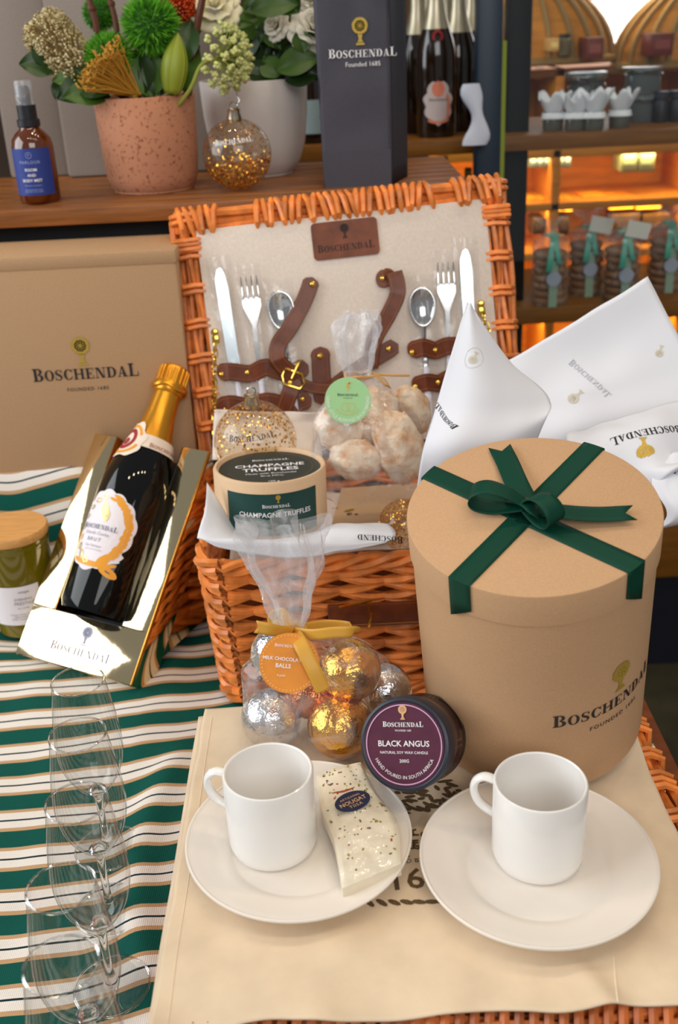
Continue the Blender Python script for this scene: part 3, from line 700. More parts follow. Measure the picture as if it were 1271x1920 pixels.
# slate wine bag ----------------------------------------------------------
x0 = aty(606, 300, 1.63).x; x1 = aty(734, 300, 1.63).x; x2 = x1 + .030
gb = thing('wine_gift_bag', 'tall slate grey paper wine bag standing on the bench', 'gift bag', V(((x0 + x1) / 2, 1.67, BZ)))
yb = 1.632; B = MB(); HT = .33
B.grid(lambda u, v: (x0 + (x1 - x0) * u + (-.004 + .006 * u) * v, yb - .0015 * sin(pi * u) + .003 * NZ.noise(V((u * 3, v * 6, 1))), BZ + HT * v), 16, 24); gfp = B.build('front_panel', grey_bag, gb, solid=.0012)
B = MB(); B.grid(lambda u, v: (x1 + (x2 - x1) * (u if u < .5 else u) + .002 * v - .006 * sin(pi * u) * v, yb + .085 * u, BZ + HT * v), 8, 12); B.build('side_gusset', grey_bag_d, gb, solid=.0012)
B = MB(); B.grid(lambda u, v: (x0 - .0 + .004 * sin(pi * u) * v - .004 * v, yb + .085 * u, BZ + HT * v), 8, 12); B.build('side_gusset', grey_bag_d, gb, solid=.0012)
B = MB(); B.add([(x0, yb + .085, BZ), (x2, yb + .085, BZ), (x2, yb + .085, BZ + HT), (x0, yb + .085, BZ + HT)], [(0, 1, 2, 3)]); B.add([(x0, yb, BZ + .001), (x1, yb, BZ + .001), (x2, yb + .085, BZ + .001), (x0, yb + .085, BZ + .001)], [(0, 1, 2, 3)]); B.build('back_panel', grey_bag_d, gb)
slab(x0 + .001, x1 - .001, yb - .0028, yb - .0018, BZ, BZ + .052).build('base_fold', grey_bag, gb)
c = aty(680, 107, yb); mp = pmap(V((c.x, yb - .0038, c.z)), V((1, 0, 0)), V((0, 0, 1)), .0)
ink(wordmark(.098), mp, 'lettering', white_ink, gfp); ink(shift(emblem(.037), -.003, .016), mp, 'tree_emblem', gold_ink, gfp)
ink(shift(text2d('Founded 1685', 1, .05, 0), 0, -.012), mp, 'founding_line', white_ink, gfp)

# ================================================================== WICKER
def loop_pts(x0, x1, y0, y1, rc, step):
    """rounded rectangle as (point, outward normal, arc length)"""
    out = []; segs = []
    L1, L2, q = x1 - x0 - 2 * rc, y1 - y0 - 2 * rc, pi * rc / 2
    tot = 2 * (L1 + L2) + 4 * q; n = int(tot / step)
    for i in range(n):
        s = tot * i / n; d = s
        parts = [('l', (x0 + rc, y0), (1, 0), L1, (0, -1)), ('c', (x1 - rc, y0 + rc), -90, q), ('l', (x1, y0 + rc), (0, 1), L2, (1, 0)), ('c', (x1 - rc, y1 - rc), 0, q),
                 ('l', (x1 - rc, y1), (-1, 0), L1, (0, 1)), ('c', (x0 + rc, y1 - rc), 90, q), ('l', (x0, y1 - rc), (0, -1), L2, (-1, 0)), ('c', (x0 + rc, y0 + rc), 180, q)]
        for p in parts:
            if d <= p[3] or p is parts[-1]:
                if p[0] == 'l': out.append((V((p[1][0] + p[2][0] * d, p[1][1] + p[2][1] * d, 0)), V((p[4][0], p[4][1], 0)), s))
                else:
                    a = R(p[2] + 90 * d / q); out.append((V((p[1][0] + rc * cos(a), p[1][1] + rc * sin(a), 0)), V((cos(a), sin(a), 0)), s))
                break
            d -= p[3]
    return out, tot
def woven_body(root, bx0, bx1, by0, by1, flare, H, rows, nst, r=.0056, amp=.0062, mat=None, rc=.028, border=3):
    mat = mat or wicker
    def ringat(z):
        f = flare * z / H; return loop_pts(bx0 - f, bx1 + f, by0 - f, by1 + f, rc, .0062)
    for j in range(rows):
        z = .018 + (H - .042) * j / (rows - 1); P, tot = ringat(z); rn = random.Random(j)
        for s2 in (0, 1):
            b = MB(); pts = []; rad = []
            for p, n, s in P:
                ph = pi * (s / tot * nst + j + s2); w = cos(ph)
                pts.append(p + n * (amp * w) + V((0, 0, z + (.0042 * sin(ph) if s2 == 0 else -.0042 * sin(ph)) + .0012 * NZ.noise(V((s * 15, j, s2))))))
                rad.append(r * (.86 + .16 * w))
            b.tube(pts, rad, 6, closed=True); b.build('weaver', mat, root)
    for k in range(nst):
        pts = []
        for i in range(9):
            z = H * i / 8; P, tot = ringat(z); p, n, s = P[int(round(len(P) * k / nst)) % len(P)]; pts.append(p + V((0, 0, z)))
        b = MB(); b.tube(pts, .0042, 6); b.build('stake', mat, root)
    for k in range(border):
        for z0, sg in ((H - .010, 1), (.008, -1)):
            P, tot = ringat(max(z0, 0)); b = MB()
            b.tube([p + n * (.004 * cos(2 * pi * (s / tot * nst / 2 + k / border)) + .003) + V((0, 0, z0 + .007 * sin(2 * pi * (s / tot * nst / 2 + k / border)))) for p, n, s in P], .0056, 6, closed=True)
            b.build('border_rod', mat, root)

# ---- open hamper ----------------------------------------------------------
HX0, HX1, HY0, HY1, HH = -.158, .262, 1.132, 1.405, .215
hp = thing('picnic_hamper', 'open orange wicker picnic hamper with linen-lined lid and leather straps', 'hamper', V((.05, 1.27, 0)))
woven_body(hp, HX0, HX1, HY0, HY1, .014, HH, 16, 26, r=.0058, amp=.0064)
slab(HX0 + .01, HX1 - .01, HY0 + .01, HY1 - .01, .002, .012).build('base_panel', wicker_dk, hp)
slab(HX0 + .016, HX1 - .016, HY0 + .012, HY0 + .016, .01, HH - .02).build('inner_cloth', mk('inner_wicker', lin(140, 72, 26), .9), hp)
# leather fastening on the front
slab(-.02, .17, HY0 - .0265, HY0 - .020, .118, .150, .002).build('front_strap', leather, hp)
slab(-.02, .17, HY0 - .0278, HY0 - .026, .1215, .1225).build('stitching', stitch_m, hp)
b = MB(); b.tube([V((-.005, HY0 - .03, .150)), V((.02, HY0 - .036, .158)), V((.035, HY0 - .033, .160))], .002, 6); b.tube([V((.03, HY0 - .03, .12)), V((.034, HY0 - .032, .14)), V((.028, HY0 - .03, .156))], .002, 6); b.build('brass_hook', brass, hp)

# ---- lid ------------------------------------------------------------------
LO, LE, LU = V((.0426, 1.4147, .2152)), V((.99804, .03346, .05281)).normalized(), V((-.05956, .2526, .96573)).normalized()
LN = LE.cross(LU).normalized() * -1
if LN.y > 0: LN = -LN                               # faces the viewer
LW, LHH = .467, .367
def Lp(a, bb, h=0): return LO + LE * a + LU * bb + LN * h
LIN = .004                                          # lining front face height
def lpx(px, py, h=LIN):
    p = onplane(px, py, LO + LN * h, LN); d = p - LO; return (d.dot(LE), d.dot(LU))
for sd in (-1, 1):
    for k in range(5):
        a = sd * (LW / 2 - .004 - .0068 * k)
        b = MB(); b.tube([Lp(a + .0022 * sin(i * .55 + k * 2.1) + .001 * NZ.noise(V((i * .4, k, sd))), .0 + LHH * i / 26 * (.985), -.004 - .012 * (k == 0) - .003 * (k % 2) + .004 * sin(i * .5 + k * 1.7)) for i in range(27)], .0042, 6)
        b.build('side_rod', wicker, hp)
    for k in range(5):
        a = sd * (LW / 2 + .002); b = MB()
        b.tube([Lp(a - .001 * k + .002 * sin(i * .6 + k * 2), LHH * i / 20, -.012 - .0085 * k + .002 * sin(i * .55 + k)) for i in range(21)], .0046, 6); b.build('rim_rod', wicker, hp)
    for j in range(8):
        bb = .02 + LHH * .93 * j / 7
        for d in (0, .0085):
            b = MB(); b.tube([Lp(sd * (LW / 2 + .004), bb + d + .001, -.03), Lp(sd * (LW / 2 + .004), bb + d, -.006), Lp(sd * (LW / 2 - .003), bb + d + .0005, .003), Lp(sd * (LW / 2 - .018), bb + d + .002, .0045), Lp(sd * (LW / 2 - .033), bb + d + .001, .001)], .0036, 6)
            b.build('cross_wrap', wicker, hp)
    # corner binding
    for d in range(3):
        b = MB(); b.tube([Lp(sd * (LW / 2 + .006), LHH - .030 - .006 * d, -.02), Lp(sd * (LW / 2 + .004), LHH - .031 - .006 * d, .004), Lp(sd * (LW / 2 - .016), LHH - .031 - .006 * d, .008), Lp(sd * (LW / 2 - .034), LHH - .030 - .006 * d, .002)], .0033, 6); b.build('binding', wicker, hp)
for k in range(3):
    b = MB(); b.tube([Lp(-LW / 2 + LW * i / 20, LHH + .003 - .010 * k + .001 * sin(i + k), -.008 - .004 * (k == 1)) for i in range(21)], .0058, 6); b.build('top_rod', wicker, hp)
for k in range(4):
    b = MB(); b.tube([Lp(-LW / 2 + LW * i / 20, LHH + .006, -.016 - .009 * k) for i in range(21)], .005, 6); b.build('rim_rod', wicker, hp)
rn = random.Random(5)
for k in range(46):
    a = -LW / 2 + .008 + (LW - .016) * k / 45
    fr = (a + LW / 2) / LW
    if .135 < fr < .235 or .775 < fr < .835: continue
    w = .003 * rn.uniform(-1, 1); sl = rn.uniform(-.006, .010)
    b = MB(); b.tube([Lp(a + sl, LHH - .026, .000), Lp(a + sl * .7, LHH - .016 + w, .0065), Lp(a + sl * .2, LHH + .004, .004), Lp(a - sl * .3, LHH + .013, -.008), Lp(a - sl * .5, LHH + .010, -.024)], [.0032, .0044, .0046, .0042, .003], 6)
    b.build('rim_wrap', wicker, hp)
for j in range(14):                                  # woven outside of the lid
    b = MB(); bb = .015 + (LHH - .03) * j / 13
    b.tube([Lp(-LW / 2 + .01 + (LW - .02) * i / 40, bb, -.050 + .004 * cos(i * pi / 2 + j * pi)) for i in range(41)], .0085, 5); b.build('lid_weaver', wicker_dk, hp)
# lining board
i0 = lpx(360, 423); i1 = lpx(915, 378)
la0, la1, lb1, lb0 = -LW / 2 + .029, LW / 2 - .027, LHH - .018, .018
b = MB(); b.box((0, 0, 0), (la1 - la0, .010, lb1 - lb0), bev=.002)
fm = frame(Lp((la0 + la1) / 2, (lb0 + lb1) / 2, LIN - .005), LE, -LN, LU)
lin_mb = MB(); lin_mb.add([fm @ q for q in b.v], b.f); lin_mb.build('linen_lining', linen, hp)
b = MB(); b.tube([Lp(la0, lb0 + .0, LIN + .001), Lp(la1, lb0, LIN + .001)], .0022, 5); b.build('lining_cord', leather_e, hp)

def strap(path, w, h0=.003, th=.0022, name='strap', round_ends=True, hs=None, px=True, parent=hp, mat=None):
    """flat leather strap on the lining along pixel path, width w metres"""
    P = [lpx(*q) if px else q for q in path]; n = len(P); dense = []; H = []
    for i in range(n - 1):
        for k in range(6):
            t = k / 6; f = lambda j: P[min(max(j, 0), n - 1)]
            p0, p1, p2, p3 = f(i - 1), f(i), f(i + 1), f(i + 2)
            dense.append(tuple(.5 * (2 * p1[c] + (p2[c] - p0[c]) * t + (2 * p0[c] - 5 * p1[c] + 4 * p2[c] - p3[c]) * t * t + (3 * p1[c] - p0[c] - 3 * p2[c] + p3[c]) * t ** 3) for c in (0, 1)))
            H.append((hs[i] + (hs[i + 1] - hs[i]) * t) if hs else h0)
    dense.append(P[-1]); H.append(hs[-1] if hs else h0); m = len(dense)
    ln = [0]
    for i in range(1, m): ln.append(ln[-1] + math.dist(dense[i], dense[i - 1]))
    b = MB(); rows = []
    for i in range(m):
        a, c = dense[max(0, i - 1)], dense[min(m - 1, i + 1)]; dx, dy = c[0] - a[0], c[1] - a[1]; l = math.hypot(dx, dy) or 1
        e = min(ln[i], ln[-1] - ln[i]); ww = w / 2
        if round_ends and e < w / 2: ww = math.sqrt(max(0, (w / 2) ** 2 - (w / 2 - e) ** 2)) + .001
        nx, ny = -dy / l * ww, dx / l * ww; z = LIN + H[i]
        rows.append([Lp(dense[i][0] + nx, dense[i][1] + ny, z), Lp(dense[i][0] + nx * .92, dense[i][1] + ny * .92, z + th), Lp(dense[i][0] - nx * .92, dense[i][1] - ny * .92, z + th), Lp(dense[i][0] - nx, dense[i][1] - ny, z)])
    vs = [q for r_ in rows for q in r_]; fs = []
    for i in range(m - 1):
        for k in range(4): fs.append((i * 4 + k, i * 4 + (k + 1) % 4, i * 4 + 4 + (k + 1) % 4, i * 4 + 4 + k))
    fs += [(0, 1, 2, 3), tuple((m - 1) * 4 + k for k in (3, 2, 1, 0))]
    b.add(vs, fs); o = b.build(name, mat or leather, parent, smooth=30)
    for sg in (-1, 1):                                 # stitched edges
        s = MB(); s.tube([(rows[i][1].lerp(rows[i][2], .5 + sg * .38)) + LN * .0003 for i in range(1, m - 1)], .00045, 4); s.build('stitching', stitch_m, o)
    return o
def rivet(px, py, h=.0115, r=.0043, parent=hp):
    a, bb = lpx(px, py); MB().lathe([(r, 0), (r * .95, r * .35), (r * .6, r * .7), (0, r * .82)], 14, frame(Lp(a, bb, LIN + h - .0015), LE, LU, LN)).build('rivet', brass, parent)
SW = .0255
# left cutlery holders
so_ = strap([(408, 702), (430, 696), (470, 700), (500, 688), (540, 699), (578, 684)], SW, name='cutlery_strap', hs=[.004, .015, .008, .015, .008, .008])
for q in ((417, 701), (465, 698), (512, 691), (558, 684)): rivet(*q, parent=so_)
so_ = strap([(410, 768), (432, 757), (472, 763), (500, 752), (540, 758), (584, 745)], SW * 1.06, name='cutlery_strap', hs=[.004, .015, .008, .015, .008, .008])
for q in ((425, 765), (474, 761), (520, 755), (567, 747)): rivet(*q, parent=so_)
# buckled strap on the left
so_ = strap([(586, 520), (572, 560), (545, 612), (523, 645), (522, 672), (540, 694), (556, 712)], SW * .92, name='buckle_strap', hs=[.003, .006, .012, .02, .024, .018, .014])
rivet(586, 533, .0085, parent=so_)
so_ = strap([(556, 706), (542, 740), (534, 772), (560, 770)], SW * .95, name='buckle_strap', hs=[.014, .016, .012, .01])
so_ = strap([(545, 706), (580, 724), (620, 728), (650, 716)], SW * .62, name='buckle_strap', hs=[.012, .010, .009, .008])
so_ = strap([(600, 650), (602, 690), (606, 760)], SW * 1.05, name='short_strap'); rivet(600, 667, parent=so_)
so_ = strap([(598, 752), (640, 715), (690, 680), (746, 645)], SW * .96, name='cross_strap', hs=[.004, .006, .006, .004]); rivet(728, 654, .009, parent=so_)
# right strap with folded end
so_ = strap([(704, 524), (722, 522), (740, 513)], SW * .95, name='folded_strap', hs=[.003, .004, .010]); rivet(717, 522, .008, parent=so_)
so_ = strap([(738, 510), (744, 548), (728, 588), (700, 640), (694, 690)], SW * .9, name='folded_strap', hs=[.010, .016, .015, .012, .008], round_ends=False)
# buckle
b = MB(); bc = [lpx(*q) for q in ((524, 705), (554, 684), (572, 706), (560, 728), (535, 722))]
bm_ = [lpx(*q) for q in ((536, 690), (566, 700), (571, 716), (562, 727), (533, 718), (529, 702))]
b.tube([Lp(*q, LIN + .022) for q in bm_], .0017, 6, closed=True); b.tube([Lp(*lpx(548, 708), LIN + .024), Lp(*lpx(556, 690), LIN + .026), Lp(*lpx(564, 674), LIN + .022)], .0016, 6); b.build('buckle', brass, hp)
rivet(545, 716, .02)
# right cutlery holders
so_ = strap([(764, 661), (790, 651), (815, 657), (838, 648), (880, 650)], SW, name='cutlery_strap', hs=[.004, .015, .008, .015, .008])
for q in ((772, 660), (815, 656)): rivet(*q, parent=so_)
so_ = strap([(772, 726), (797, 716), (822, 718), (842, 708), (880, 706)], SW, name='cutlery_strap', hs=[.004, .015, .008, .015, .008])
for q in ((778, 724), (820, 716)): rivet(*q, parent=so_)
# leather patch
pc = [lpx(*q) for q in ((583, 420), (707, 406), (711, 476), (588, 489))]
pcx, pcy = sum(q[0] for q in pc) / 4, sum(q[1] for q in pc) / 4
pw = math.dist(pc[0], pc[1]); ph_ = math.dist(pc[1], pc[2]); pa = math.atan2(pc[1][1] - pc[0][1], pc[1][0] - pc[0][0])
pe = LE * cos(pa) + LU * sin(pa); pu = LU * cos(pa) - LE * sin(pa); po = Lp(pcx, pcy, LIN)
q = MB(); q.box((0, 0, 0), (pw, ph_, .003), bev=.001)
rr = .006; outl = []
for cx_, cy_, a0 in ((pw / 2 - rr, ph_ / 2 - rr, 0), (-pw / 2 + rr, ph_ / 2 - rr, 90), (-pw / 2 + rr, -ph_ / 2 + rr, 180), (pw / 2 - rr, -ph_ / 2 + rr, 270)):
    for i in range(6): a = R(a0 + 18 * i); outl.append((cx_ + rr * cos(a), cy_ + rr * sin(a)))
pt = MB(); pt.poly(outl, .0022, frame(po, pe, pu, LN)); po_ = pt.build('leather_patch', leather_p, hp)
mp = pmap(po + LN * .0024, pe, pu, .0003)
ink(shift(wordmark(pw * .86), 0, -ph_ * .30), mp, 'lettering', mk('branded_ink', lin(52, 28, 20), .6), po_)
ink(shift(emblem(ph_ * .40), 0, ph_ * .02), mp, 'tree_emblem', MAT['branded_ink'], po_)
# chains
def chain(path, n, nm='chain'):
    P = [Lp(*lpx(*q), LIN + .006) for q in path]; links = []
    tot = [0]
    for i in range(1, len(P)): tot.append(tot[-1] + (P[i] - P[i - 1]).length)
    for k in range(n):
        s = tot[-1] * (k + .5) / n; i = max(j for j in range(len(P) - 1) if tot[j] <= s); t = (s - tot[i]) / (tot[i + 1] - tot[i])
        c = P[i].lerp(P[i + 1], t); d = (P[i + 1] - P[i]).normalized(); sd = d.cross(LN).normalized()
        if k % 2: sd = (sd * .35 + LN * .94).normalized()
        l = tot[-1] / n * .78; b = MB(); b.tube([c + d * (l * cos(a)) + sd * (.0036 * sin(a)) for a in [2 * pi * i / 14 for i in range(14)]], .0011, 5, closed=True); links.append(b)
    b = MB(); c = P[0]; fm = frame(c, LE, LU, LN)
    b.add([fm @ q for q in MB().box((0, -.006, 0), (.0105, .013, .006), bev=.002).v], MB().box((0, -.006, 0), (.0105, .013, .006), bev=.002).f)
    b.lathe([(0, .005), (.004, .004), (.0055, 0), (.004, -.004), (0, -.005)], 14, fm @ MX.Translation((0, .004, .002))); co_ = b.build('chain_clasp', brass, hp)
    for b in links: b.build('chain_link', brass, co_)
chain([(404, 628), (404, 660), (403, 720), (401, 770), (402, 830), (404, 862)], 17)
chain([(901, 575), (906, 598), (914, 620), (921, 648), (926, 690), (930, 740)], 11)

# ---- cutlery ----------------------------------------------------------------
def cut_axis(p0, p1):
    a, c = lpx(*p0), lpx(*p1); o = Lp(*a, LIN + .003); d = (Lp(*c, LIN + .003) - o); L = d.length; d.normalize()
    sd = d.cross(LN).normalized(); return o, d, sd, L      # o = tip, d runs to the handle end
def sleeve(t, o, d, sd, L, w):
    b = MB(); rn = random.Random(int(abs(o.x) * 1e5))
    b.grid(lambda u, v: o - d * .016 + d * (L * 1.02 * v) + sd * ((u - .5) * w) + LN * (.0075 + .0035 * NZ.noise(V((u * 4, v * 9, o.x * 50))) - .006 * (abs(u - .5) * 2) ** 3), 10, 30); b.build('film_sleeve', sleeve_film, t)
def handle(t, o, d, sd, a, L, mat=pearl):
    b = MB(); N = 14
    vs = []
    b.tube([o + d * (a + (L - a) * i / N) + LN * .0035 for i in range(N + 1)], [.0040 + .0014 * sm(0, .5, i / N) - .003 * sm(.93, 1, i / N) for i in range(N + 1)], 10); ho_ = b.build('handle', mat, t)
    b = MB(); b.tube([o + d * (a - .012 + .004 * i) + LN * .0035 for i in range(4)], [.0036, .0044, .0036, .0046], 10); b.build('ferrule', steel, ho_)
def fm_(o, d, sd): return frame(o, sd, d, -sd.cross(d) if (sd.cross(d)).dot(LN) < 0 else sd.cross(d))
def knife(p0, p1, label, green=False):
    o, d, sd, L = cut_axis(p0, p1); t = thing('table_knife', label, 'knife', o + d * L)
    w = .0095; bl_ = L * .58; pts = [(0, -w * .1), (w * .5, .002), (w * .95, .014), (w, .03), (w, bl_ * .85), (w * .4, bl_), (-w * .4, bl_), (-w * .75, bl_ * .9), (-w * .8, .03), (-w * .6, .010), (-w * .3, .001)]
    b = MB(); b.poly(pts, .0016, frame(o, sd, d, LN)); b.build('blade', mk('bright_blade', lin(214, 224, 230), .2, 1), t)
    handle(t, o, d, sd, bl_, L); sleeve(t, o, d, sd, L, .036)
def fork(p0, p1, label, w=.0115):
    o, d, sd, L = cut_axis(p0, p1); t = thing('table_fork', label, 'fork', o + d * L); hd = .032
    for k in range(4):
        x = -w + 2 * w * k / 3; b = MB(); b.tube([o + sd * (x * (.95 + .05 * i / 5)) + d * (hd * i / 5) + LN * (.004 - .002 * sin(pi * i / 5)) for i in range(6)], [.0007, .0012, .0014, .0015, .0016, .0017], 6); b.build('tine', steel, t)
    pts = [(-w * 1.12, hd - .002), (w * 1.12, hd - .002), (w * 1.15, hd + .010), (w * .75, hd + .022), (.0032, hd + .036), (.003, L * .56), (-.003, L * .56), (-.0032, hd + .036), (-w * .75, hd + .022), (-w * 1.15, hd + .010)]
    b = MB(); b.poly(pts, .0018, frame(o + LN * .002, sd, d, LN)); b.build('fork_head', steel, t)
    handle(t, o, d, sd, L * .56, L); sleeve(t, o, d, sd, L, .036)
def spoon(p0, p1, label):
    o, d, sd, L = cut_axis(p0, p1); t = thing('table_spoon', label, 'spoon', o + d * L); a, c = .0285, .0185
    b = MB(); ce = o + d * a
    def sp(u, v):
        r = v; an = 2 * pi * u; x = c * r * cos(an) * (1 - .12 * sin(an) * r); y = a * r * sin(an); return ce + sd * x + d * y + LN * (.0065 * r * r + .001)
    b.grid(sp, 32, 8, closed=True); b.build('bowl', steel, t, solid=.0012)
    b = MB(); b.tube([ce + d * (a * .92) + LN * .006, ce + d * (a * 1.25) + LN * .006, o + d * (L * .46) + LN * .004, o + d * (L * .58) + LN * .0035], [.0042, .003, .0026, .003], 8); b.build('neck', steel, t)
    handle(t, o, d, sd, L * .56, L); sleeve(t, o, d, sd, L, .044)
knife((412, 503), (466, 840), 'table knife leftmost in the hamper lid, blade pointing up')
fork((466, 518), (504, 825), 'four-tined fork in the left leather holder of the lid')
spoon((522, 545), (560, 800), 'spoon half hidden by the buckled strap, left side of the lid')
spoon((788, 538), (806, 800), 'spoon in the right leather holder of the lid')
fork((834, 492), (846, 790), 'four-tined fork in the right leather holder of the lid')
knife((872, 468), (892, 800), 'table knife rightmost in the lid, behind the tissue paper')

# ================================================================== closed hamper + canvas bag
CX0, CX1, CY0, CY1 = -.146, .296, .515, .905
ch = thing('closed_hamper', 'closed orange wicker hamper lying flat under the canvas bag', 'hamper', V((.07, .71, 0)))
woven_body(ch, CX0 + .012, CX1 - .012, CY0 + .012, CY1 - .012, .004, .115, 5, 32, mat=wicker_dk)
LZ = .140
for j in range(26):                                     # woven lid top
    y = CY0 + .012 + (CY1 - CY0 - .024) * j / 25; b = MB()
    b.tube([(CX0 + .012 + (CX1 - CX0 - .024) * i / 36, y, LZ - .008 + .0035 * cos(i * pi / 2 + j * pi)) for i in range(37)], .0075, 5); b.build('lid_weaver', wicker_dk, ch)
for sd, xx in ((-1, CX0), (1, CX1)):
    for k in range(6):
        b = MB(); b.tube([(xx - sd * (.001 + .0068 * k) + sd * .0024 * sin(i * .55 + k * 2.2), CY0 + (CY1 - CY0) * i / 26, LZ + .001 - .0025 * (k % 2) + .004 * sin(i * .5 + k * 1.6) - .006 * (k == 0)) for i in range(27)], .0043, 6); b.build('edge_rod', wicker, ch)
    for j in range(9):
        y = CY0 + .02 + (CY1 - CY0 - .04) * j / 8
        for d in (0, .009, .018)[:2 + j % 2]:
            b = MB(); b.tube([(xx + sd * .004, y + d, LZ - .02), (xx + sd * .003, y + d, LZ + .004), (xx - sd * .008, y + d + .001, LZ + .0085), (xx - sd * .024, y + d, LZ + .007), (xx - sd * .036, y + d, LZ)], .0037, 6); b.build('cross_wrap', wicker, ch)
for yy, sd in ((CY0, -1), (CY1, 1)):
    for k in range(5):
        b = MB(); b.tube([(CX0 + (CX1 - CX0) * i / 30, yy - sd * .006 * k + sd * .002 * sin(i * .6 + k * 2), LZ - .002 + .004 * sin(i * .5 + k * 1.4)) for i in range(31)], .0045, 6); b.build('edge_rod', wicker_dk, ch)
for k in range(40):
    x = CX0 + .012 + (CX1 - CX0 - .024) * k / 39
    b = MB(); b.tube([(x + .004, CY0 + .026, LZ), (x, CY0 + .008, LZ + .008), (x - .002, CY0 - .004, LZ), (x - .003, CY0 - .004, LZ - .018)], .0040, 6); b.build('rim_wrap', wicker_dk, ch)

def bagz(x, y):
    z = BAGZ - .0005 + .0030 * NZ.noise(V((x * 9, y * 9, 5))) + .0020 * NZ.noise(V((x * 24, y * 15, 2))) + .0045 * (1 - sm(.54, .60, y)) * NZ.noise(V((x * 16 + y * 9, y * 7, 8)))
    z += .052 * sm(.762, .955, y) * sm(.075, .12, x)                           # raised as an added support under the leaning hat box
    z += .0035 * math.exp(-((x - .165 - .5 * (.545 - y)) / .012) ** 2) * (1 - sm(.53, .60, y))
    z += .003 * math.exp(-((x + .02 + .3 * (.56 - y)) / .02) ** 2) * (1 - sm(.56, .62, y))
    z = min(z, BAGZ + .06)
    for (qx, qy, qr) in ((.149, .6475, .075), (-.0478, .6857, .075)):
        f = 1 - sm(qr, qr + .03, math.hypot(x - qx, y - qy)); z = z * (1 - f) + (BAGZ - .0008) * f
    return z
cbg = thing('canvas_bag', 'folded calico canvas bag lying under the plates and cups', 'bag', V((.07, .71, BAGZ)))
BX0, BX1, BY0, BY1 = -.150, .2765, .517, .898
def bag_edge(u, v):
    x = BX0 + (BX1 - BX0) * u; y = BY0 + (BY1 - BY0) * v
    x += -.004 * (1 - v) * (1 - u) + .002 * NZ.noise(V((u * 2, v * 8, 1))) * (1 if u < .1 or u > .9 else 0)
    y += .004 * NZ.noise(V((u * 8, 0, 4))) * (1 - v); return x, y
b = MB(); b.grid(lambda u, v: (*(e := bag_edge(u, v)), bagz(*e)), 130, 120); cul = b.build('upper_layer', canvas, cbg, smooth=180, solid=.0018)
b = MB(); b.grid(lambda u, v: (BX0 - .007 + .05 * u, BY0 + .006 + (BY1 - BY0 - .01) * v, bagz(BX0 + .05 * u, BY0 + (BY1 - BY0) * v) - .0028 - .004 * (1 - u) ** 2), 12, 60); b.build('under_layer', canvas, cbg, smooth=180, solid=.0016)
b = MB(); b.tube([(BX0 + .009, BY0 + .004 + (BY1 - BY0 - .02) * i / 60, bagz(BX0 + .009, BY0 + .004 + (BY1 - BY0 - .02) * i / 60) + .0008) for i in range(61)], .0006, 4); b.build('side_seam', canvas, cbg)
b = MB(); b.tube([(.182 + .0006 * i, .518 + .0032 * i, bagz(.182 + .0006 * i, .518 + .0032 * i) + .0012) for i in range(14)], .0005, 4); b.build('loose_thread', mk('thread', lin(250, 236, 210), .8), cbg)
def bmap(cx, cy, rot=0.0):
    c, s = cos(rot), sin(rot)
    def f(x, y):
        X, Y = cx + x * c - y * s, cy + x * s + y * c; return V((X, Y, bagz(X, Y) + .0014))
    return f
d0 = atz(790, 1660, BAGZ); bm0 = bmap(d0.x + .006, d0.y - .004, R(2))
gs = [shift(text2d('1685', 1, .056, .012), 0, 0), shift(rect(-.075, -.0005, .075, .001), 0, .026), shift(rect(-.06, -.0005, .06, .002), 0, .036), shift(text2d('FOUNDED BY HUGUENOTS', 1, .085), 0, .029)]
rn = random.Random(9)
for k in range(11):
    a = -.05 + .01 * k; gs.append(shift(ring(0, 0, (.006, .0024), (.0005, .0003), 0, 360, 8), a, -.012 - .003 * cos(a * 40), R(-55 + 11 * k)))
for k in range(240):                                    # wreath of small leaves above the date
    a = R(rn.uniform(-25, 205)); r_ = rn.uniform(.034, .078); gs.append(shift(ring(0, 0, (rn.uniform(.003, .008), .0021), (.0004, .0003), 0, 360, 8), r_ * cos(a), .058 + r_ * 1.05 * sin(a), a + R(rn.uniform(20, 120))))
for k in range(16): gs.append(shift(ring(0, 0, (.0045, .0045), (.0025, .0025), rn.uniform(0, 90), rn.uniform(240, 330), 10), rn.uniform(-.045, .045), .048 + rn.uniform(0, .018)))
ink(gs, bm0, 'printed_crest', brown_ink, cul)

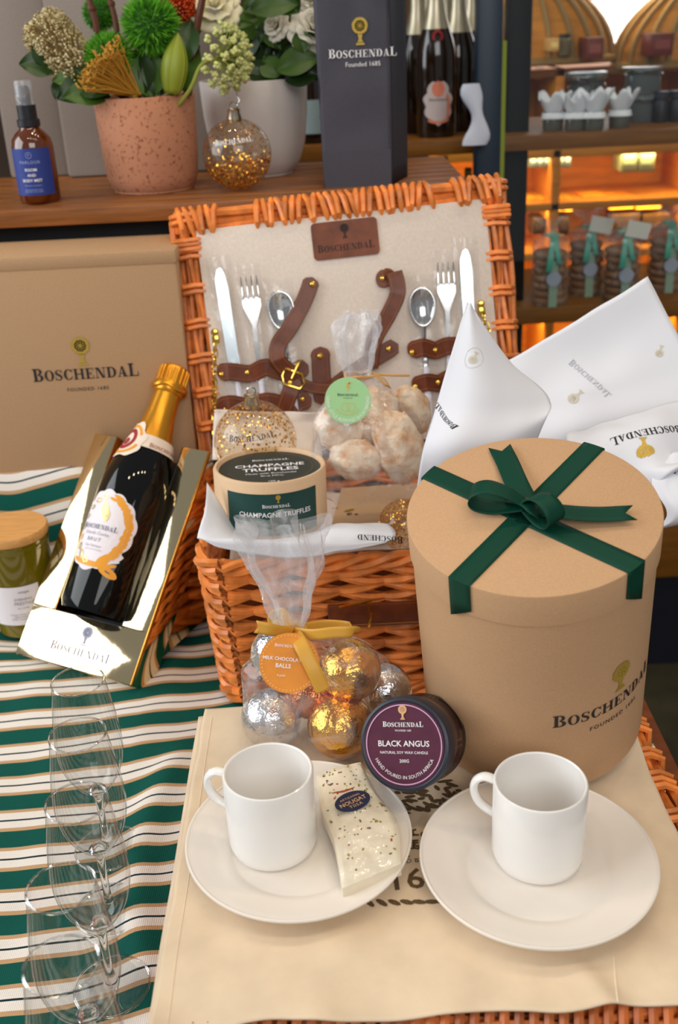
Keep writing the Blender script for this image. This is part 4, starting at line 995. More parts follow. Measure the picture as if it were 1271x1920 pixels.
# ================================================================== plates and cups
def plate(x, y, label):
    t = thing('side_plate', label, 'plate', V((x, y, BAGZ + .0005)), 'white side plates on the canvas bag'); Rr = .0964
    MB().lathe([(0, .0035), (.05, .0035), (.054, .002), (.052, 0), (.056, 0), (.062, .0045), (.086, .0125), (.0955, .0165), (Rr, .0182), (.0962, .0195), (.0945, .0194), (.085, .0160), (.068, .0108), (.0615, .0088), (.0590, .0068), (.0560, .0058), (0, .0055)], 96).build('dish', plate_m, t, world=False)
    MB().lathe([(.0938, .0192), (.0952, .0202), (Rr, .0198), (.0967, .0186), (.0955, .0172)], 96).build('rolled_rim', plate_m, t, world=False)
plate(.1488, .6475, 'white side plate under the right cup, beside the hat box')
plate(-.0478, .6857, 'white side plate with the nougat slice and the left cup')
def cup(x, y, label, rot):
    t = thing('coffee_cup', label, 'cup', MX.Translation((x, y, BAGZ + .0064)) @ MX.Rotation(R(rot), 4, 'Z'), 'white coffee cups'); r, h = .038, .078
    MB().lathe([(0, .003), (r * .74, .003), (r * .78, 0), (r * .90, 0), (r * .975, .003), (r, .010), (r, h - .002), (r - .0008, h - .0004), (r - .0018, h), (r - .0028, h - .001), (r - .003, h - .006), (r - .003, .018), (r * .84, .008), (r * .6, .006), (0, .006)], 72).build('cup_body', ceramic, t, world=False)
    b = MB(); hb = [V((-r + .002, 0, .069)), V((-r - .008, 0, .0705)), V((-r - .0155, 0, .064)), V((-r - .0165, 0, .053)), V((-r - .011, 0, .042)), V((-r + .002, 0, .034))]
    pts = [bez(hb, i / 20) for i in range(21)]
    pts = []
    S = patch([hb, hb]); pts = [S(i / 20, 0) for i in range(21)]
    vs = []; fs = []
    for i, p in enumerate(pts):
        tq = (pts[min(i + 1, 20)] - pts[max(i - 1, 0)]).normalized(); nn = V((0, 1, 0)).cross(tq).normalized()
        for k in range(10): a = 2 * pi * k / 10; vs.append(p + V((0, 1, 0)) * .0048 * cos(a) + nn * .0034 * sin(a))
    for i in range(20):
        for k in range(10): fs.append((i * 10 + k, i * 10 + (k + 1) % 10, i * 10 + 10 + (k + 1) % 10, i * 10 + 10 + k))
    b.add(vs, fs); b.build('handle', ceramic, t, world=False)
cup(.1517, .6618, 'white coffee cup on the right plate in front of the hat box', -22)
cup(-.0698, .6913, 'white coffee cup on the left plate beside the nougat', -14)

# ================================================================== nougat
PR = atz(660, 1545, BAGZ + .028)
n0, n1, n2, n3 = (aty(*q) for q in ((592, 1446, .728), (672, 1420, .752), (754, 1612, .640), (640, 1662, .622)))
n0.z = .186; n1.z = .190; n2.z = .1815; n3.z = .1795
n0, n1, n2, n3 = atz(592, 1448, .188), atz(676, 1424, .192), atz(752, 1614, .1835), atz(642, 1660, .1815)
nS = patch([[n3, n3.lerp(n2, .5), n2], [n3.lerp(n0, .38) + V((.002, 0, .002)), (n3.lerp(n0, .4) + n2.lerp(n1, .4)) / 2 + V((0, 0, .005)), n2.lerp(n1, .34) + V((.009, .002, .002))], [n0.lerp(n3, .33) - V((.002, 0, 0)), (n0.lerp(n3, .33) + n1.lerp(n2, .33)) / 2 + V((0, 0, .006)), n1.lerp(n2, .33) + V((.003, 0, 0))], [n0, n0.lerp(n1, .5) + V((0, 0, .002)), n1]])
ng = thing('nougat_slice', 'film-wrapped slab of pistachio nougat leaning on the left plate', 'nougat', V(((n0 + n2) / 2).to_tuple()))
def nou(u, v):
    p = nS(u, v); e = min(u, 1 - u, v, 1 - v); return p + V((0, 0, -.003 * (1 - sm(0, .07, e)) + .0009 * NZ.noise(V((u * 6, v * 12, 2)))))
nouc = mk('nougat', lin(242, 230, 206), .4, nz=(26, .10), bump=(60, .5, .003))
b = MB(); b.grid(nou, 30, 44)
bot = MB(); TH = .0125
b.grid(lambda u, v: nou(u, v) - V((0, 0, TH)), 30, 44)
for fn in (lambda s: (s, 0), lambda s: (s, 1), lambda s: (0, s), lambda s: (1, s)):
    b.grid(lambda u, v, fn=fn: nou(*fn(u)) - V((0, 0, TH * v)), 40, 3)
b.build('nougat_block', nouc, ng)
rn = random.Random(21)
specks = {'pistachio_speck': (mk('pistachio', lin(150, 150, 50), .6), 60), 'dark_speck': (mk('dark_seed', lin(112, 98, 88), .6), 42), 'berry_speck': (mk('berry', lin(176, 70, 52), .6), 14)}
for nm, (m_, cnt) in specks.items():
    b = MB()
    for _ in range(cnt):
        u, v = rn.uniform(.05, .95), rn.random() ** .75 * .95 + .03
        if .28 < u < .72 and .46 < v < .62: continue
        p = nou(u, v); s = rn.uniform(.0004, .0010); b.lathe([(0, .0006), (s, .0004), (s, -.0002)], 7, MX.Translation(p) @ MX.Rotation(rn.random() * 6, 4, 'Z') @ MX.Diagonal((rn.uniform(.7, 2.2), 1, 1, 1)))
    o = b.build(nm, m_, ng); o['kind'] = 'stuff'
b = MB(); b.tube([nou(.22 + .42 * i / 12, .735 - .03 * sin(i / 12 * 3) - .02 * i / 12) + V((0, 0, .0004)) for i in range(13)], [.0003 + .0007 * sin(pi * i / 12) for i in range(13)], 5); b.build('saffron_thread', MAT['berry'], ng)
oc = nou(.52, .545); ux = (nou(.62, .56) - nou(.42, .53)).normalized(); uy = V((0, 0, 1)).cross(ux).normalized()
def omap(x, y):
    p = oc + ux * x + uy * y; return V((p.x, p.y, oc.z + .0016 + (p - oc).dot(ux) * .0 + ((nou(.52, .65) - nou(.52, .45)).z) * (y / max(.001, (nou(.52, .65) - nou(.52, .45)).length))))
ov = ([(.0165 * cos(2 * pi * i / 40), .0112 * sin(2 * pi * i / 40)) for i in range(40)] + [(0, 0)], [(i, (i + 1) % 40, 40) for i in range(40)])
lo = ink(ov, omap, 'oval_sticker', mk('navy_sticker', lin(34, 42, 74), .4), ng)
om2 = lambda x, y: omap(x, y) + V((0, 0, .0005))
ink([shift(text2d('NOUGAT', 1, .0255, .012), 0, -.0028), shift(text2d('ARTISANAL', 1, .0195, 0, 1.2), 0, .0034), shift(text2d('TIISA', 1, .0125, 0, 1.2), 0, -.0075)], om2, 'lettering', gold_pale, lo)
b = MB(); b.grid(lambda u, v: nou(u, v * .62) + V((0, 0, .0014 + .0014 * abs(NZ.noise(V((u * 2, v * 14, 8)))))), 24, 34); b.build('film_wrap', sleeve_film, ng)

# ================================================================== hat box
HN = V((-.0772, -.2273, .9708)).normalized(); HT_ = V((.1629, .7895, .420)); HR, HBH, HLR, HLD = .104, .2473, .1062, .032
hx = V((1, 0, 0)); hx = (hx - HN * hx.dot(HN)).normalized(); hy = HN.cross(hx)
HB = HT_ - HN * HBH
hb = thing('hat_box', 'round kraft hat box tied with a dark green ribbon bow', 'gift box', frame(HB, hx, hy, HN))
MB().lathe([(0, 0), (HR - .001, 0), (HR, .001), (HR, HBH - .004), (0, HBH - .004)], 128).build('box_body', kraft, hb, world=False); hbb = hb.children[-1]
MB().lathe([(HR + .0004, HBH - HLD), (HLR, HBH - HLD), (HLR, HBH - .0016), (HLR - .0005, HBH - .0005), (HLR - .0018, HBH), (0, HBH)], 128).build('lid', kraft, hb, world=False)
def hpx(px, py):
    p = onplane(px, py, HT_, HN) - HT_; return (p.dot(hx), p.dot(hy))
def Hp(a, b_, h): return HT_ + hx * a + hy * b_ + HN * h
RW = .0205
def band(p, q, name='ribbon_band'):
    """ribbon lying over the lid through two rim points and folding down both sides"""
    a, c = V((*hpx(*p), 0)), V((*hpx(*q), 0)); d = (c - a).normalized(); nrm = V((-d.y, d.x, 0)); off = a.dot(nrm)
    half = math.sqrt(max(1e-6, (HLR + .0006) ** 2 - off ** 2)); b = MB()
    vs = []; fs = []; ts = [(-1, -.034), (-1, -.02), (-1, -.004)] + [(-1 + 2 * i / 24, .0006) for i in range(25)] + [(1, -.004), (1, -.02), (1, -.034)]
    for (t, h) in ts:
        for e in (-1, -.5, 0, .5, 1):
            o = off + e * RW / 2; hf = math.sqrt((HLR + .0008) ** 2 - o ** 2)
            hh = h - (.007 * e if h < -.03 else 0)
            pt = d * (t * hf) + nrm * o; vs.append(Hp(pt.x, pt.y, hh))
    n = len(ts)
    for i in range(n - 1):
        for k in range(4): fs.append((i * 5 + k, i * 5 + k + 1, i * 5 + 6 + k, i * 5 + 5 + k))
    b.add(vs, fs); b.build(name, ribbon_g, hb, smooth=60, solid=.0006)
band((852, 1100), (1112, 838)); band((818, 893), (1212, 1072))
def flow(name, mat, parent, pts, w, wid=None, twist=None, notch=0, solid=.0006, n=28, face=None, side=None):
    """ribbon through 3-D points; its width direction follows 'face' x tangent"""
    S = patch([pts, pts]); b = MB(); vs = []; fs = []; P = [S(i / n, 0) for i in range(n + 1)]
    for i in range(n + 1):
        t = (P[min(i + 1, n)] - P[max(i - 1, 0)]).normalized(); f = face(i / n) if face else V((0, 0, 1)); s = side.normalized() if side is not None else t.cross(f).normalized(); ww = w * (wid(i / n) if wid else 1) / 2
        for k in range(5):
            e = -1 + .5 * k; p = P[i] + s * ww * e
            if notch and i == n: p += t * notch * abs(e)
            vs.append(p)
    for i in range(n):
        for k in range(4): fs.append((i * 5 + k, i * 5 + k + 1, i * 5 + 6 + k, i * 5 + 5 + k))
    b.add(vs, fs); return b.build(name, mat, parent, smooth=70, solid=solid)
kc = hpx(985, 948); up_ = lambda t: HN
def H2(px, py, h): a = hpx(px, py); return Hp(a[0], a[1], h)
def H3(px, py, h):
    p = onplane(px, py, HT_ + HN * h, HN); return p
flow('ribbon_tail', ribbon_g, hb, [H3(988, 945, .006), H3(968, 905, .007), H3(952, 868, .004), H3(941, 846, .003)], RW, notch=.009, face=up_)
flow('ribbon_tail', ribbon_g, hb, [H3(1000, 952, .007), H3(1055, 960, .010), H3(1120, 964, .007), H3(1172, 962, .006)], RW * .92, notch=.008, face=up_)
# loops: out on top, back underneath
kn = H3(984, 946, .010)
d1 = (-hx * .93 + hy * .28).normalized(); s1 = (hx * .28 + hy * .93)
def lp(d, pts): return [kn + d * a_ + HN * (h_ - .010) for a_, h_ in pts]
flow('bow_loop', ribbon_g, hb, lp(d1, [(.0, .011), (.014, .021), (.030, .026), (.042, .022), (.046, .014), (.041, .007), (.028, .004), (.012, .006), (0, .008)]), RW, side=s1, n=44, wid=lambda t: .62 + .38 * sin(pi * t))
d2 = (hx * .56 - hy * .83).normalized(); s2 = (hx * .83 + hy * .56)
flow('bow_loop', ribbon_g, hb, lp(d2, [(.0, .012), (.010, .024), (.022, .029), (.032, .025), (.036, .016), (.031, .007), (.020, .004), (.008, .006), (0, .008)]), RW * .95, side=s2, n=44, wid=lambda t: .60 + .40 * sin(pi * t))
flow('bow_knot', ribbon_g, hb, [H3(965, 936, .006), H3(980, 940, .014), H3(996, 950, .016), H3(1010, 965, .008)], RW * .95, face=up_, wid=lambda t: .8 + .2 * cos(2 * pi * t))
cm = cmap(HB, HN, V((0, -1, 0)) + hx * .0, HR + .0002, .0005)
# find lettering centre on the cylinder from the photograph's direction
def cyl_hit(px, py):
    v = ray(px, py).normalized(); w = CAM - HB; vp = v - HN * v.dot(HN); wp = w - HN * w.dot(HN)
    A, B_, C_ = vp.dot(vp), 2 * vp.dot(wp), wp.dot(wp) - HR * HR; t = (-B_ - math.sqrt(max(0, B_ * B_ - 4 * A * C_))) / (2 * A); p = CAM + v * t - HB
    rf = V((0, -1, 0)); rf = (rf - HN * rf.dot(HN)).normalized(); sd = HN.cross(rf); return math.atan2(p.dot(sd), p.dot(rf)) * HR, p.dot(HN)
L0 = cyl_hit(1036, 1364); L1_ = cyl_hit(1200, 1290)
WMW = .118; lx_ = L0[0] + WMW / 2
ink(shift(wordmark(WMW), lx_, L0[1]), cm, 'lettering', black_ink, hbb)
E0 = cyl_hit(1170, 1306); ink(shift(emblem(.034), lx_ + .006, L0[1] + .0185), cm, 'tree_emblem', gold_ink, hbb)
ink(shift(text2d('FOUNDED 1685', 1, .056, .006, 1.25), lx_ + .003, L0[1] - .0155), cm, 'founding_line', black_ink, hbb)

# ================================================================== candle tin
vd = (CAM - aty(760, 1397, .745)).normalized()
cn = V((-.36, -.80, .50)).normalized()
clc = aty(757, 1396, .722)
cR, cL = .0405, .062
cx_ = V((1, 0, 0)); cx_ = (cx_ - cn * cx_.dot(cn)); cx_ = (cx_ + V((0, 0, 1)) * -.02).normalized(); cx_ = (cx_ - cn * cx_.dot(cn)).normalized(); cy_ = cn.cross(cx_)
low = min((clc - cn * cL + cx_ * cR * cos(a) + cy_ * cR * sin(a)).z for a in [2 * pi * i / 60 for i in range(60)])
low2 = min((clc + cx_ * cR * cos(a) + cy_ * cR * sin(a)).z for a in [2 * pi * i / 60 for i in range(60)])
cnd = thing('candle_tin', 'black candle tin with plum label tipped against the hat box', 'candle', frame(clc - cn * cL, cx_, cy_, cn))
MB().lathe([(0, 0), (cR * .93, 0), (cR * .96, .002), (cR * .96, cL - .016), (0, cL - .016)], 64).build('tin_body', plum_d := mk('plum_tin', lin(62, 32, 40), .35, coat=.4), cnd, world=False)
MB().lathe([(cR * .965, .002), (cR * .985, .004), (cR * .97, .010)], 64).build('base_ring', black_m, cnd, world=False)
MB().lathe([(cR * .97, cL - .020), (cR, cL - .019), (cR, cL - .003), (cR - .001, cL - .0008), (cR - .003, cL), (cR - .004, cL - .0006), (0, cL - .0006)], 80).build('lid', tin_m, cnd, world=False)
crl = MB().lathe([(0, cL), (cR * .885, cL), (cR * .885, cL - .0006)], 72).build('round_label', plum, cnd, world=False)
mp = pmap(clc, cx_, cy_, .0006)
ink(ring(0, 0, (cR * .845, cR * .845), (cR * .822, cR * .822), 0, 360, 72), mp, 'label_ring', plum_l, crl)
ink([shift(wordmark(.0365), 0, .0150), shift(text2d('FOUNDED 1685', 1, .0145, .006), 0, .0112), shift(text2d('BLACK ANGUS', 1, .046, .012), 0, -.0015), shift(text2d('NATURAL SOY WAX CANDLE', 1, .043, .004), 0, -.0078), shift(text2d('200G', 1, .0085, .006), 0, -.0152), arc_text('HAND POURED IN SOUTH AFRICA', .0042, .0292, R(-90), False)], mp, 'lettering', white_ink, crl)
ink(shift(emblem(.0125), 0, .0212), mp, 'tree_emblem', gold_pale, crl)
cm = cmap(clc - cn * cL, cn, cx_ * .9 + cy_ * -.1, cR * .96, .0006)
ink([shift(text2d('B O S C H E N D A L', 1, .026), 0, .028, R(90)), shift(text2d('HAND POURED', 1, .018), .006, .026, R(90)), shift(rect(-.0002, -.016, .0002, .016), -.022, .024), shift(rect(0, 0, .012, .0004), -.022, .008)], cm, 'side_print', mk('faded_print', lin(150, 110, 116), .6), cnd)

# ================================================================== foil chocolate balls + bag
def ball(px, py, z, r, foil, label, cat='chocolate'):
    c = atz(px, py, z + r); t = thing('chocolate_ball', label, cat, V((c.x, c.y, z)), 'foil-wrapped chocolate balls in the gift bag')
    b = MB(); rn = random.Random(int(px))
    def f(u, v):
        a, e = 2 * pi * u, pi * (v - .5); d = V((cos(a) * cos(e), sin(a) * cos(e), sin(e)))
        return c + d * r * (1 + .018 * NZ.noise(d * 6 + V((px, 0, 0))) + .012 * NZ.noise(d * 15))
    b.grid(f, 48, 26, closed=True); b.build('foil_wrapper', foil, t)
    b = MB(); b.grid(lambda u, v: c + V((0, .25, -1)).normalized() * (r * (.93 + .07 * v)) + V((cos(2 * pi * u), sin(2 * pi * u), 0)) * r * (.16 + .22 * v) * (1 + .2 * sin(14 * pi * u)), 28, 4, closed=True); b.build('foil_tuck', foil, t)
    return c
ZB = BAGZ + .002
c1 = ball(508, 1345, ZB, .0295, silver_foil, 'silver foil chocolate ball at lower left behind the left cup')
c2 = ball(638, 1360, ZB, .0318, gold_foil, 'gold foil chocolate ball at the bottom beside the candle')
c3 = ball(656, 1256, ZB + .050, .0300, gold_foil, 'gold foil chocolate ball on top right under the ribbon')
c4 = ball(524, 1225, ZB + .052, .0285, silver_foil, 'silver foil chocolate ball behind the orange tag')
c5 = ball(722, 1293, ZB + .012, .0265, silver_foil, 'silver foil chocolate ball at right behind the candle lid')
c6 = ball(585, 1300, ZB + .022, .0255, mk('copper_foil', lin(200, 120, 70), .22, 1, bump=(90, .8, .004)), 'copper foil chocolate ball in the middle of the bag')
def film_bag(name, label, cat, cpts, radii, foldn, mat_lo, mat_hi, neck, seed=0):
    """bag: centre line points, (rx,ry) per point; 'neck' = index of the tied point"""
    t = thing(name, label, cat, V(cpts[0].to_tuple()))
    def mkgrid(i0, i1, mat, nm, nv):
        Pc = patch([cpts, cpts]); n = len(cpts) - 1
        def rad(x):
            x = min(max(x, 0), n); i = min(int(x), n - 1); f = x - i; f = f * f * (3 - 2 * f); return [radii[i][k] + (radii[i + 1][k] - radii[i][k]) * f for k in range(4)]
        def g(u, v):
            x = i0 + (i1 - i0) * v; c = Pc(x / n, 0); rx, ry, fo, tw = rad(x); a = 2 * pi * u
            w = 1 + fo * (sin(foldn * a + x * .9) + .5 * sin((foldn * 2 + 1) * a + 2) + .8 * NZ.noise(V((cos(a) * 2, sin(a) * 2, x * 1.6 + seed))))
            return c + V((rx * cos(a) * w, ry * sin(a) * w, .35 * fo * rx * sin(5 * a + 1) * (x > neck)))
        b = MB(); b.grid(g, 72, nv, closed=True); return b.build(nm, mat, t, smooth=75)
    mkgrid(0, neck, mat_lo, 'bag_body', 30); mkgrid(neck, len(cpts) - 1, mat_hi, 'gathered_top', 22)
    return t
nk = aty(547, 1182, .832)
C0 = (c1 + c2 + c5) / 3; C0.z = BAGZ + .003
cb_ = film_bag('chocolate_bag', 'clear bag of foil chocolates tied with an ochre ribbon', 'gift bag',
    [C0 + V((0, 0, 0)), C0 + V((.0, 0, .012)), C0 + V((-.006, .0, .04)), C0.lerp(nk, .55) + V((.004, 0, .018)), nk + V((.012, .005, -.012)), nk, aty(540, 1120, .832), aty(532, 1050, .832), aty(520, 975, .83)],
    [(.055, .038, .02, 0), (.080, .052, .03, 0), (.080, .054, .03, 0), (.068, .046, .05, 0), (.028, .020, .12, 0), (.0095, .008, .25, 0), (.020, .013, .22, 0), (.033, .016, .22, 0), (.034, .014, .30, 0)], 5, bag_film, bag_top, 5, 3)
# orange tag, ribbon
tc = aty(542, 1243, .782); tn = (CAM - tc).normalized(); tn = (tn + V((.05, 0, .1))).normalized(); tx = V((.94, 0, -.16)); tx = (tx - tn * tx.dot(tn)).normalized(); ty = tn.cross(tx); TR = .0268
otg = MB().lathe([(0, 0), (TR, 0), (TR, .0008), (0, .0008)], 56, frame(tc, tx, ty, tn)).build('round_tag', orange_tag, cb_)
mp = pmap(tc + tn * .0008, tx, ty, .0006)
ink([shift(wordmark(.0225), -.003, .0135), shift(text2d('MILK CHOCOLATE', 1, .0365, .016), -.0055, .0015), shift(text2d('BALLS', 1, .0135, .016), -.005, -.0048), shift(text2d('6 pack', 1, .0075), -.006, -.0125)], mp, 'lettering', white_ink, otg)
ink([shift(ring(0, 0, (.0009, .0009), (.0002, .0002), 0, 360, 6), .0245 * cos(a), .0245 * sin(a)) for a in [2 * pi * i / 48 for i in range(48)]], mp, 'dotted_rim', mk('amber_ink', lin(236, 176, 84), .6), otg)
fc = lambda t: V((0, -.35, .94)); fcv = lambda t: V((.0, -.94, .35))
nf = aty(550, 1186, .815)
def A(px, py, Y): return aty(px, py, Y)
vert = lambda t: V((0, -1, .3)).normalized()
flow('ribbon_loop', ribbon_o, cb_, [nf, A(585, 1190, .800), A(625, 1186, .795), A(664, 1184, .80), A(658, 1176, .835), A(610, 1172, .845), A(560, 1180, .83)], .0105, face=vert, n=36)
flow('ribbon_tail', ribbon_o, cb_, [nf, A(525, 1184, .805), A(505, 1180, .80), A(484, 1176, .80)], .0115, face=vert, notch=.003)
flow('ribbon_tail', ribbon_o, cb_, [nf, A(562, 1205, .79), A(585, 1250, .775), A(607, 1298, .768)], .0135, face=lambda t: V((.1, -.9, .4)).normalized(), notch=-.002)
flow('ribbon_loop', ribbon_o, cb_, [A(545, 1180, .84), A(530, 1150, .85), A(515, 1152, .86), A(512, 1166, .86), A(535, 1178, .845)], .010, face=vert, n=24)
b = MB(); b.tube([nk + V((.0115 * cos(a), .0100 * sin(a), -.001 + .002 * sin(2 * a))) for a in [2 * pi * i / 24 for i in range(24)]], .0042, 8, closed=True); b.build('ribbon_knot', ribbon_o, cb_)

# ================================================================== hamper contents
# tissue bed with an overhanging front
TB = thing('tissue_liner', 'white printed tissue paper lining the hamper and spilling over its front', 'tissue paper', V((.05, 1.25, .15)))
def tb(px, py, Y): return aty(px, py, Y)
bedz = .165
S1 = patch([[V((-.150, 1.395, .185)), V((-.06, 1.395, .178)), V((.05, 1.395, .17)), V((.235, 1.395, .17))],
            [V((-.150, 1.30, .160)), V((-.06, 1.30, .150)), V((.05, 1.29, .148)), V((.235, 1.30, .16))],
            [V((-.150, 1.20, .160)), V((-.06, 1.20, .152)), V((.05, 1.20, .150)), V((.235, 1.20, .165))],
            [V((-.160, 1.140, .200)), V((-.06, 1.145, .198)), V((.05, 1.145, .205)), V((.235, 1.14, .20))]])
b = MB(); b.grid(lambda u, v: S1(u, v) + V((0, 0, .004 * NZ.noise(V((u * 7, v * 6, 1))))), 50, 40); b.build('bed_sheet', tissue_in, TB, smooth=180, solid=.0006)
S2 = patch([[tb(388, 905, 1.16), tb(466, 1012, 1.15), tb(560, 1004, 1.15), tb(640, 982, 1.15), tb(728, 982, 1.15)],
            [tb(384, 955, 1.125), tb(446, 1006, 1.115), tb(556, 1008, 1.115), tb(640, 990, 1.115), tb(740, 995, 1.115)],
            [tb(370, 1004, 1.098), tb(420, 1012, 1.092), tb(540, 1016, 1.092), tb(640, 1014, 1.095), tb(740, 1008, 1.10)],
            [tb(372, 1008, 1.094), tb(424, 1030, 1.088), tb(540, 1046, 1.088), tb(640, 1034, 1.09), tb(724, 1018, 1.095)]])
b = MB(); b.grid(lambda u, v: S2(u, v) + V((0, 0, .002 * NZ.noise(V((u * 9, v * 5, 6))))), 50, 24); b.build('front_overhang', tissue, TB, smooth=180, solid=.0005)
S3 = patch([[tb(402, 768, 1.36), tb(500, 772, 1.37), tb(602, 772, 1.37)], [tb(400, 800, 1.35), tb(500, 800, 1.36), tb(604, 800, 1.36)], [tb(398, 862, 1.32), tb(500, 860, 1.32), tb(604, 860, 1.32)]])
b = MB(); b.grid(lambda u, v: S3(u, v) + V((0, .006 * NZ.noise(V((u * 5, v * 3, 3))), 0)), 24, 16); b.build('raised_back', tissue_in, TB, smooth=180, solid=.0005)
mp = lambda x, y: aty(712, 1000, 1.098) + V((x * .97, .0, y + x * -.12)) + V((0, -.006, 0))
ink(shift(wordmark(.055, 'BOSCHEND'), 0, 0, pi), mp, 'lettering', black_ink, TB)

# truffle tub
tbn = V((.02, .06, 1)).normalized(); tbc = aty(505, 870, 1.205)
tR, tH = .0705, .078
tubx = V((1, 0, .02)); tubx = (tubx - tbn * tubx.dot(tbn)).normalized(); tuby = tbn.cross(tubx)
tub = thing('truffle_tub', 'round kraft truffle tub with dark green labels in the hamper', 'tub', frame(tbc - tbn * tH, tubx, tuby, tbn))
MB().lathe([(0, .001), (tR * .93, 0), (tR * .95, .002), (tR * .95, .02), (0, .02)], 72).build('tub_base', kraft_tub, tub, world=False)
MB().lathe([(tR * .96, .010), (tR, .011), (tR, tH - .003), (tR - .0015, tH), (tR - .004, tH), (tR - .0052, tH - .002), (tR - .0055, tH - .0055), (0, tH - .0055)], 96).build('lid', kraft_tub, tub, world=False)
ttl = MB().lathe([(0, tH - .005), (tR * .905, tH - .005), (tR * .905, tH - .0056)], 72).build('top_label', mk('charcoal_green', lin(44, 52, 48), .5), tub, world=False)
mp = pmap(tbc - tbn * .005, tubx, tuby, .0006); rt = R(6)
ink([shift(ring(0, 0, (.054, .054), (.0534, .0534), 200, 520, 60), 0, 0)], mp, 'label_ring', mk('dull_gold', lin(120, 96, 60), .5), ttl)
ink([shift(wordmark(.047), 0, .0265, rt), shift(text2d('CHAMPAGNE', 1, .087, .018), .0, .0035, rt), shift(text2d('TRUFFLES', 1, .070, .018), .002, -.0125, rt), shift(text2d('Made with Boschendal', 1, .062), .003, -.0235, rt), shift(text2d('Brut MCC', 1, .028), .005, -.0325, rt), shift(text2d('100 g', 1, .013), .008, -.052, rt)], mp, 'top_lettering', white_ink, ttl)
lb = MB(); lb.lathe([(tR + .0005, .010), (tR + .0005, tH - .014)], 40, None, R(-90 - 44), R(-90 + 54)); tsl = lb.build('side_label', mk('bottle_green_label', lin(24, 66, 62), .45, nz=(30, .1)), tub, world=False)
cm = cmap(tbc - tbn * tH, tbn, V((.07, -1, 0)), tR + .0005, .0006)
ink([shift(text2d('CHAMPAGNE TRUFFLES', 1, .092, .012), .004, .0345), shift(wordmark(.034), .005, .0465)], cm, 'side_lettering', white_ink, tsl)
ink(shift(emblem(.010), .0075, .0528), cm, 'tree_emblem', gold_ink, tsl)

# glitter baubles
def bauble(c, r, label, seed, fill, dens, neckdir=V((0, 0, 1)), word=True, wmat=None, gcol=None):
    t = thing('glitter_bauble', label, 'bauble', V((c.x, c.y, c.z - r)), 'clear glass baubles with gold glitter')
    MB().lathe([(r * sin(pi * i / 28), -r * cos(pi * i / 28)) for i in range(29)], 44, MX.Translation(c)).build('glass_shell', bauble_glass, t)
    rn = random.Random(seed); g = MB()
    for _ in range(dens):
        d = V((rn.gauss(0, 1), rn.gauss(0, 1), rn.gauss(0, 1))).normalized()
        if d.z > -.15 and rn.random() > fill: continue
        p = c + d * r * rn.uniform(.93, .985); s = r * rn.uniform(.016, .040); n = (d + V((rn.uniform(-.6, .6), rn.uniform(-.6, .6), rn.uniform(-.6, .6)))).normalized(); a = n.orthogonal().normalized(); b2 = n.cross(a)
        g.add([p + a * s, p + b2 * s, p - a * s, p - b2 * s], [(0, 1, 2, 3)])
    o = g.build('glitter', gcol or mk('gold_glitter', lin(236, 182, 84), .18, 1), t, smooth=0); o['kind'] = 'stuff'
    fm2 = axis_frame(c + neckdir * r * .96, neckdir)
    MB().lathe([(r * .20, -.004), (r * .215, .001), (r * .17, .010), (r * .19, .013), (r * .13, .015), (0, .015)], 20, fm2).build('metal_cap', mk('cap_metal', lin(200, 186, 160), .25, 1), t)
    b = MB(); b.tube([fm2 @ V((r * .10 * cos(a), 0, .018 + r * .10 * sin(a))) for a in [2 * pi * i / 16 for i in range(16)]], .0011, 5, closed=True); b.build('wire_loop', steel, t)
    if word:
        def sm_(x, y):
            a, e = x / r, y / r; return c + V((sin(a) * cos(e), -cos(a) * cos(e), sin(e))) * (r * 1.006)
        ink(shift(wordmark(r * 1.25), 0, r * .38, R(4)), sm_, 'lettering', wmat or white_ink, t)
    return t
cBz = aty(445, 293, 1.655); rB = 64.5 * ((cBz - CAM).dot(_fw)) / FPX; cBz.z = BZ + rB + .0005
tbb = bauble(cBz, rB, 'clear bauble half filled with gold glitter on the bench by the pots', 4, .16, 5200)
c = aty(479, 828, 1.315); bauble(c, .056, 'clear gold-flecked bauble behind the truffle tub in the hamper', 8, .6, 2200, wmat=black_ink)
c = aty(758, 985, 1.185); bauble(c, .034, 'small gold glitter bauble half hidden by the hat box lid', 15, .98, 2600, V((.8, .5, .1)).normalized(), word=False)
b = MB(); q0 = cBz + V((.0, 0, rB * 1.1)); b.tube([q0, q0 + V((.010, 0, .018)), q0 + V((.004, 0, .035)), q0 + V((-.004, .02, .05))], .0006, 4); b.build('hanging_wire', steel, tbb)
# cream biscuit box lying in the hamper
cbx = thing('cream_box', 'flat cream printed box on the tissue beside the truffle tub', 'box', V((.05, 1.2, .16)))
e0, e1, e2, e3 = atz(622, 985, .185), atz(735, 978, .185), atz(790, 905, .185), atz(640, 915, .185)
bb_ = MB(); vs = [e0, e1, e2, e3] + [q - V((0, 0, .02)) for q in (e0, e1, e2, e3)]; bb_.add(vs, [(0, 1, 2, 3), (7, 6, 5, 4), (0, 4, 5, 1), (1, 5, 6, 2), (2, 6, 7, 3), (3, 7, 4, 0)]); bb_.build('box_body', mk('cream_card', lin(206, 172, 134), .7), cbx)
m2 = bmap  # printed specks
pm = pmap(atz(655, 962, .1853), (e1 - e0).normalized(), V((0, 0, 1)).cross((e1 - e0).normalized()), .0005)
ink([shift(ring(0, 0, (.004, .004), (.002, .002), 0, 300, 12), 0, -.004), shift(ring(0, 0, (.0025, .0025), (.001, .001), 0, 360, 10), .009, -.006), shift(ring(0, 0, (.0018, .001), (.0002, .0002), 0, 360, 8), -.022, .018), shift(ring(0, 0, (.0018, .001), (.0002, .0002), 0, 360, 8), -.017, .018)], pm, 'motif', black_ink, cbx)
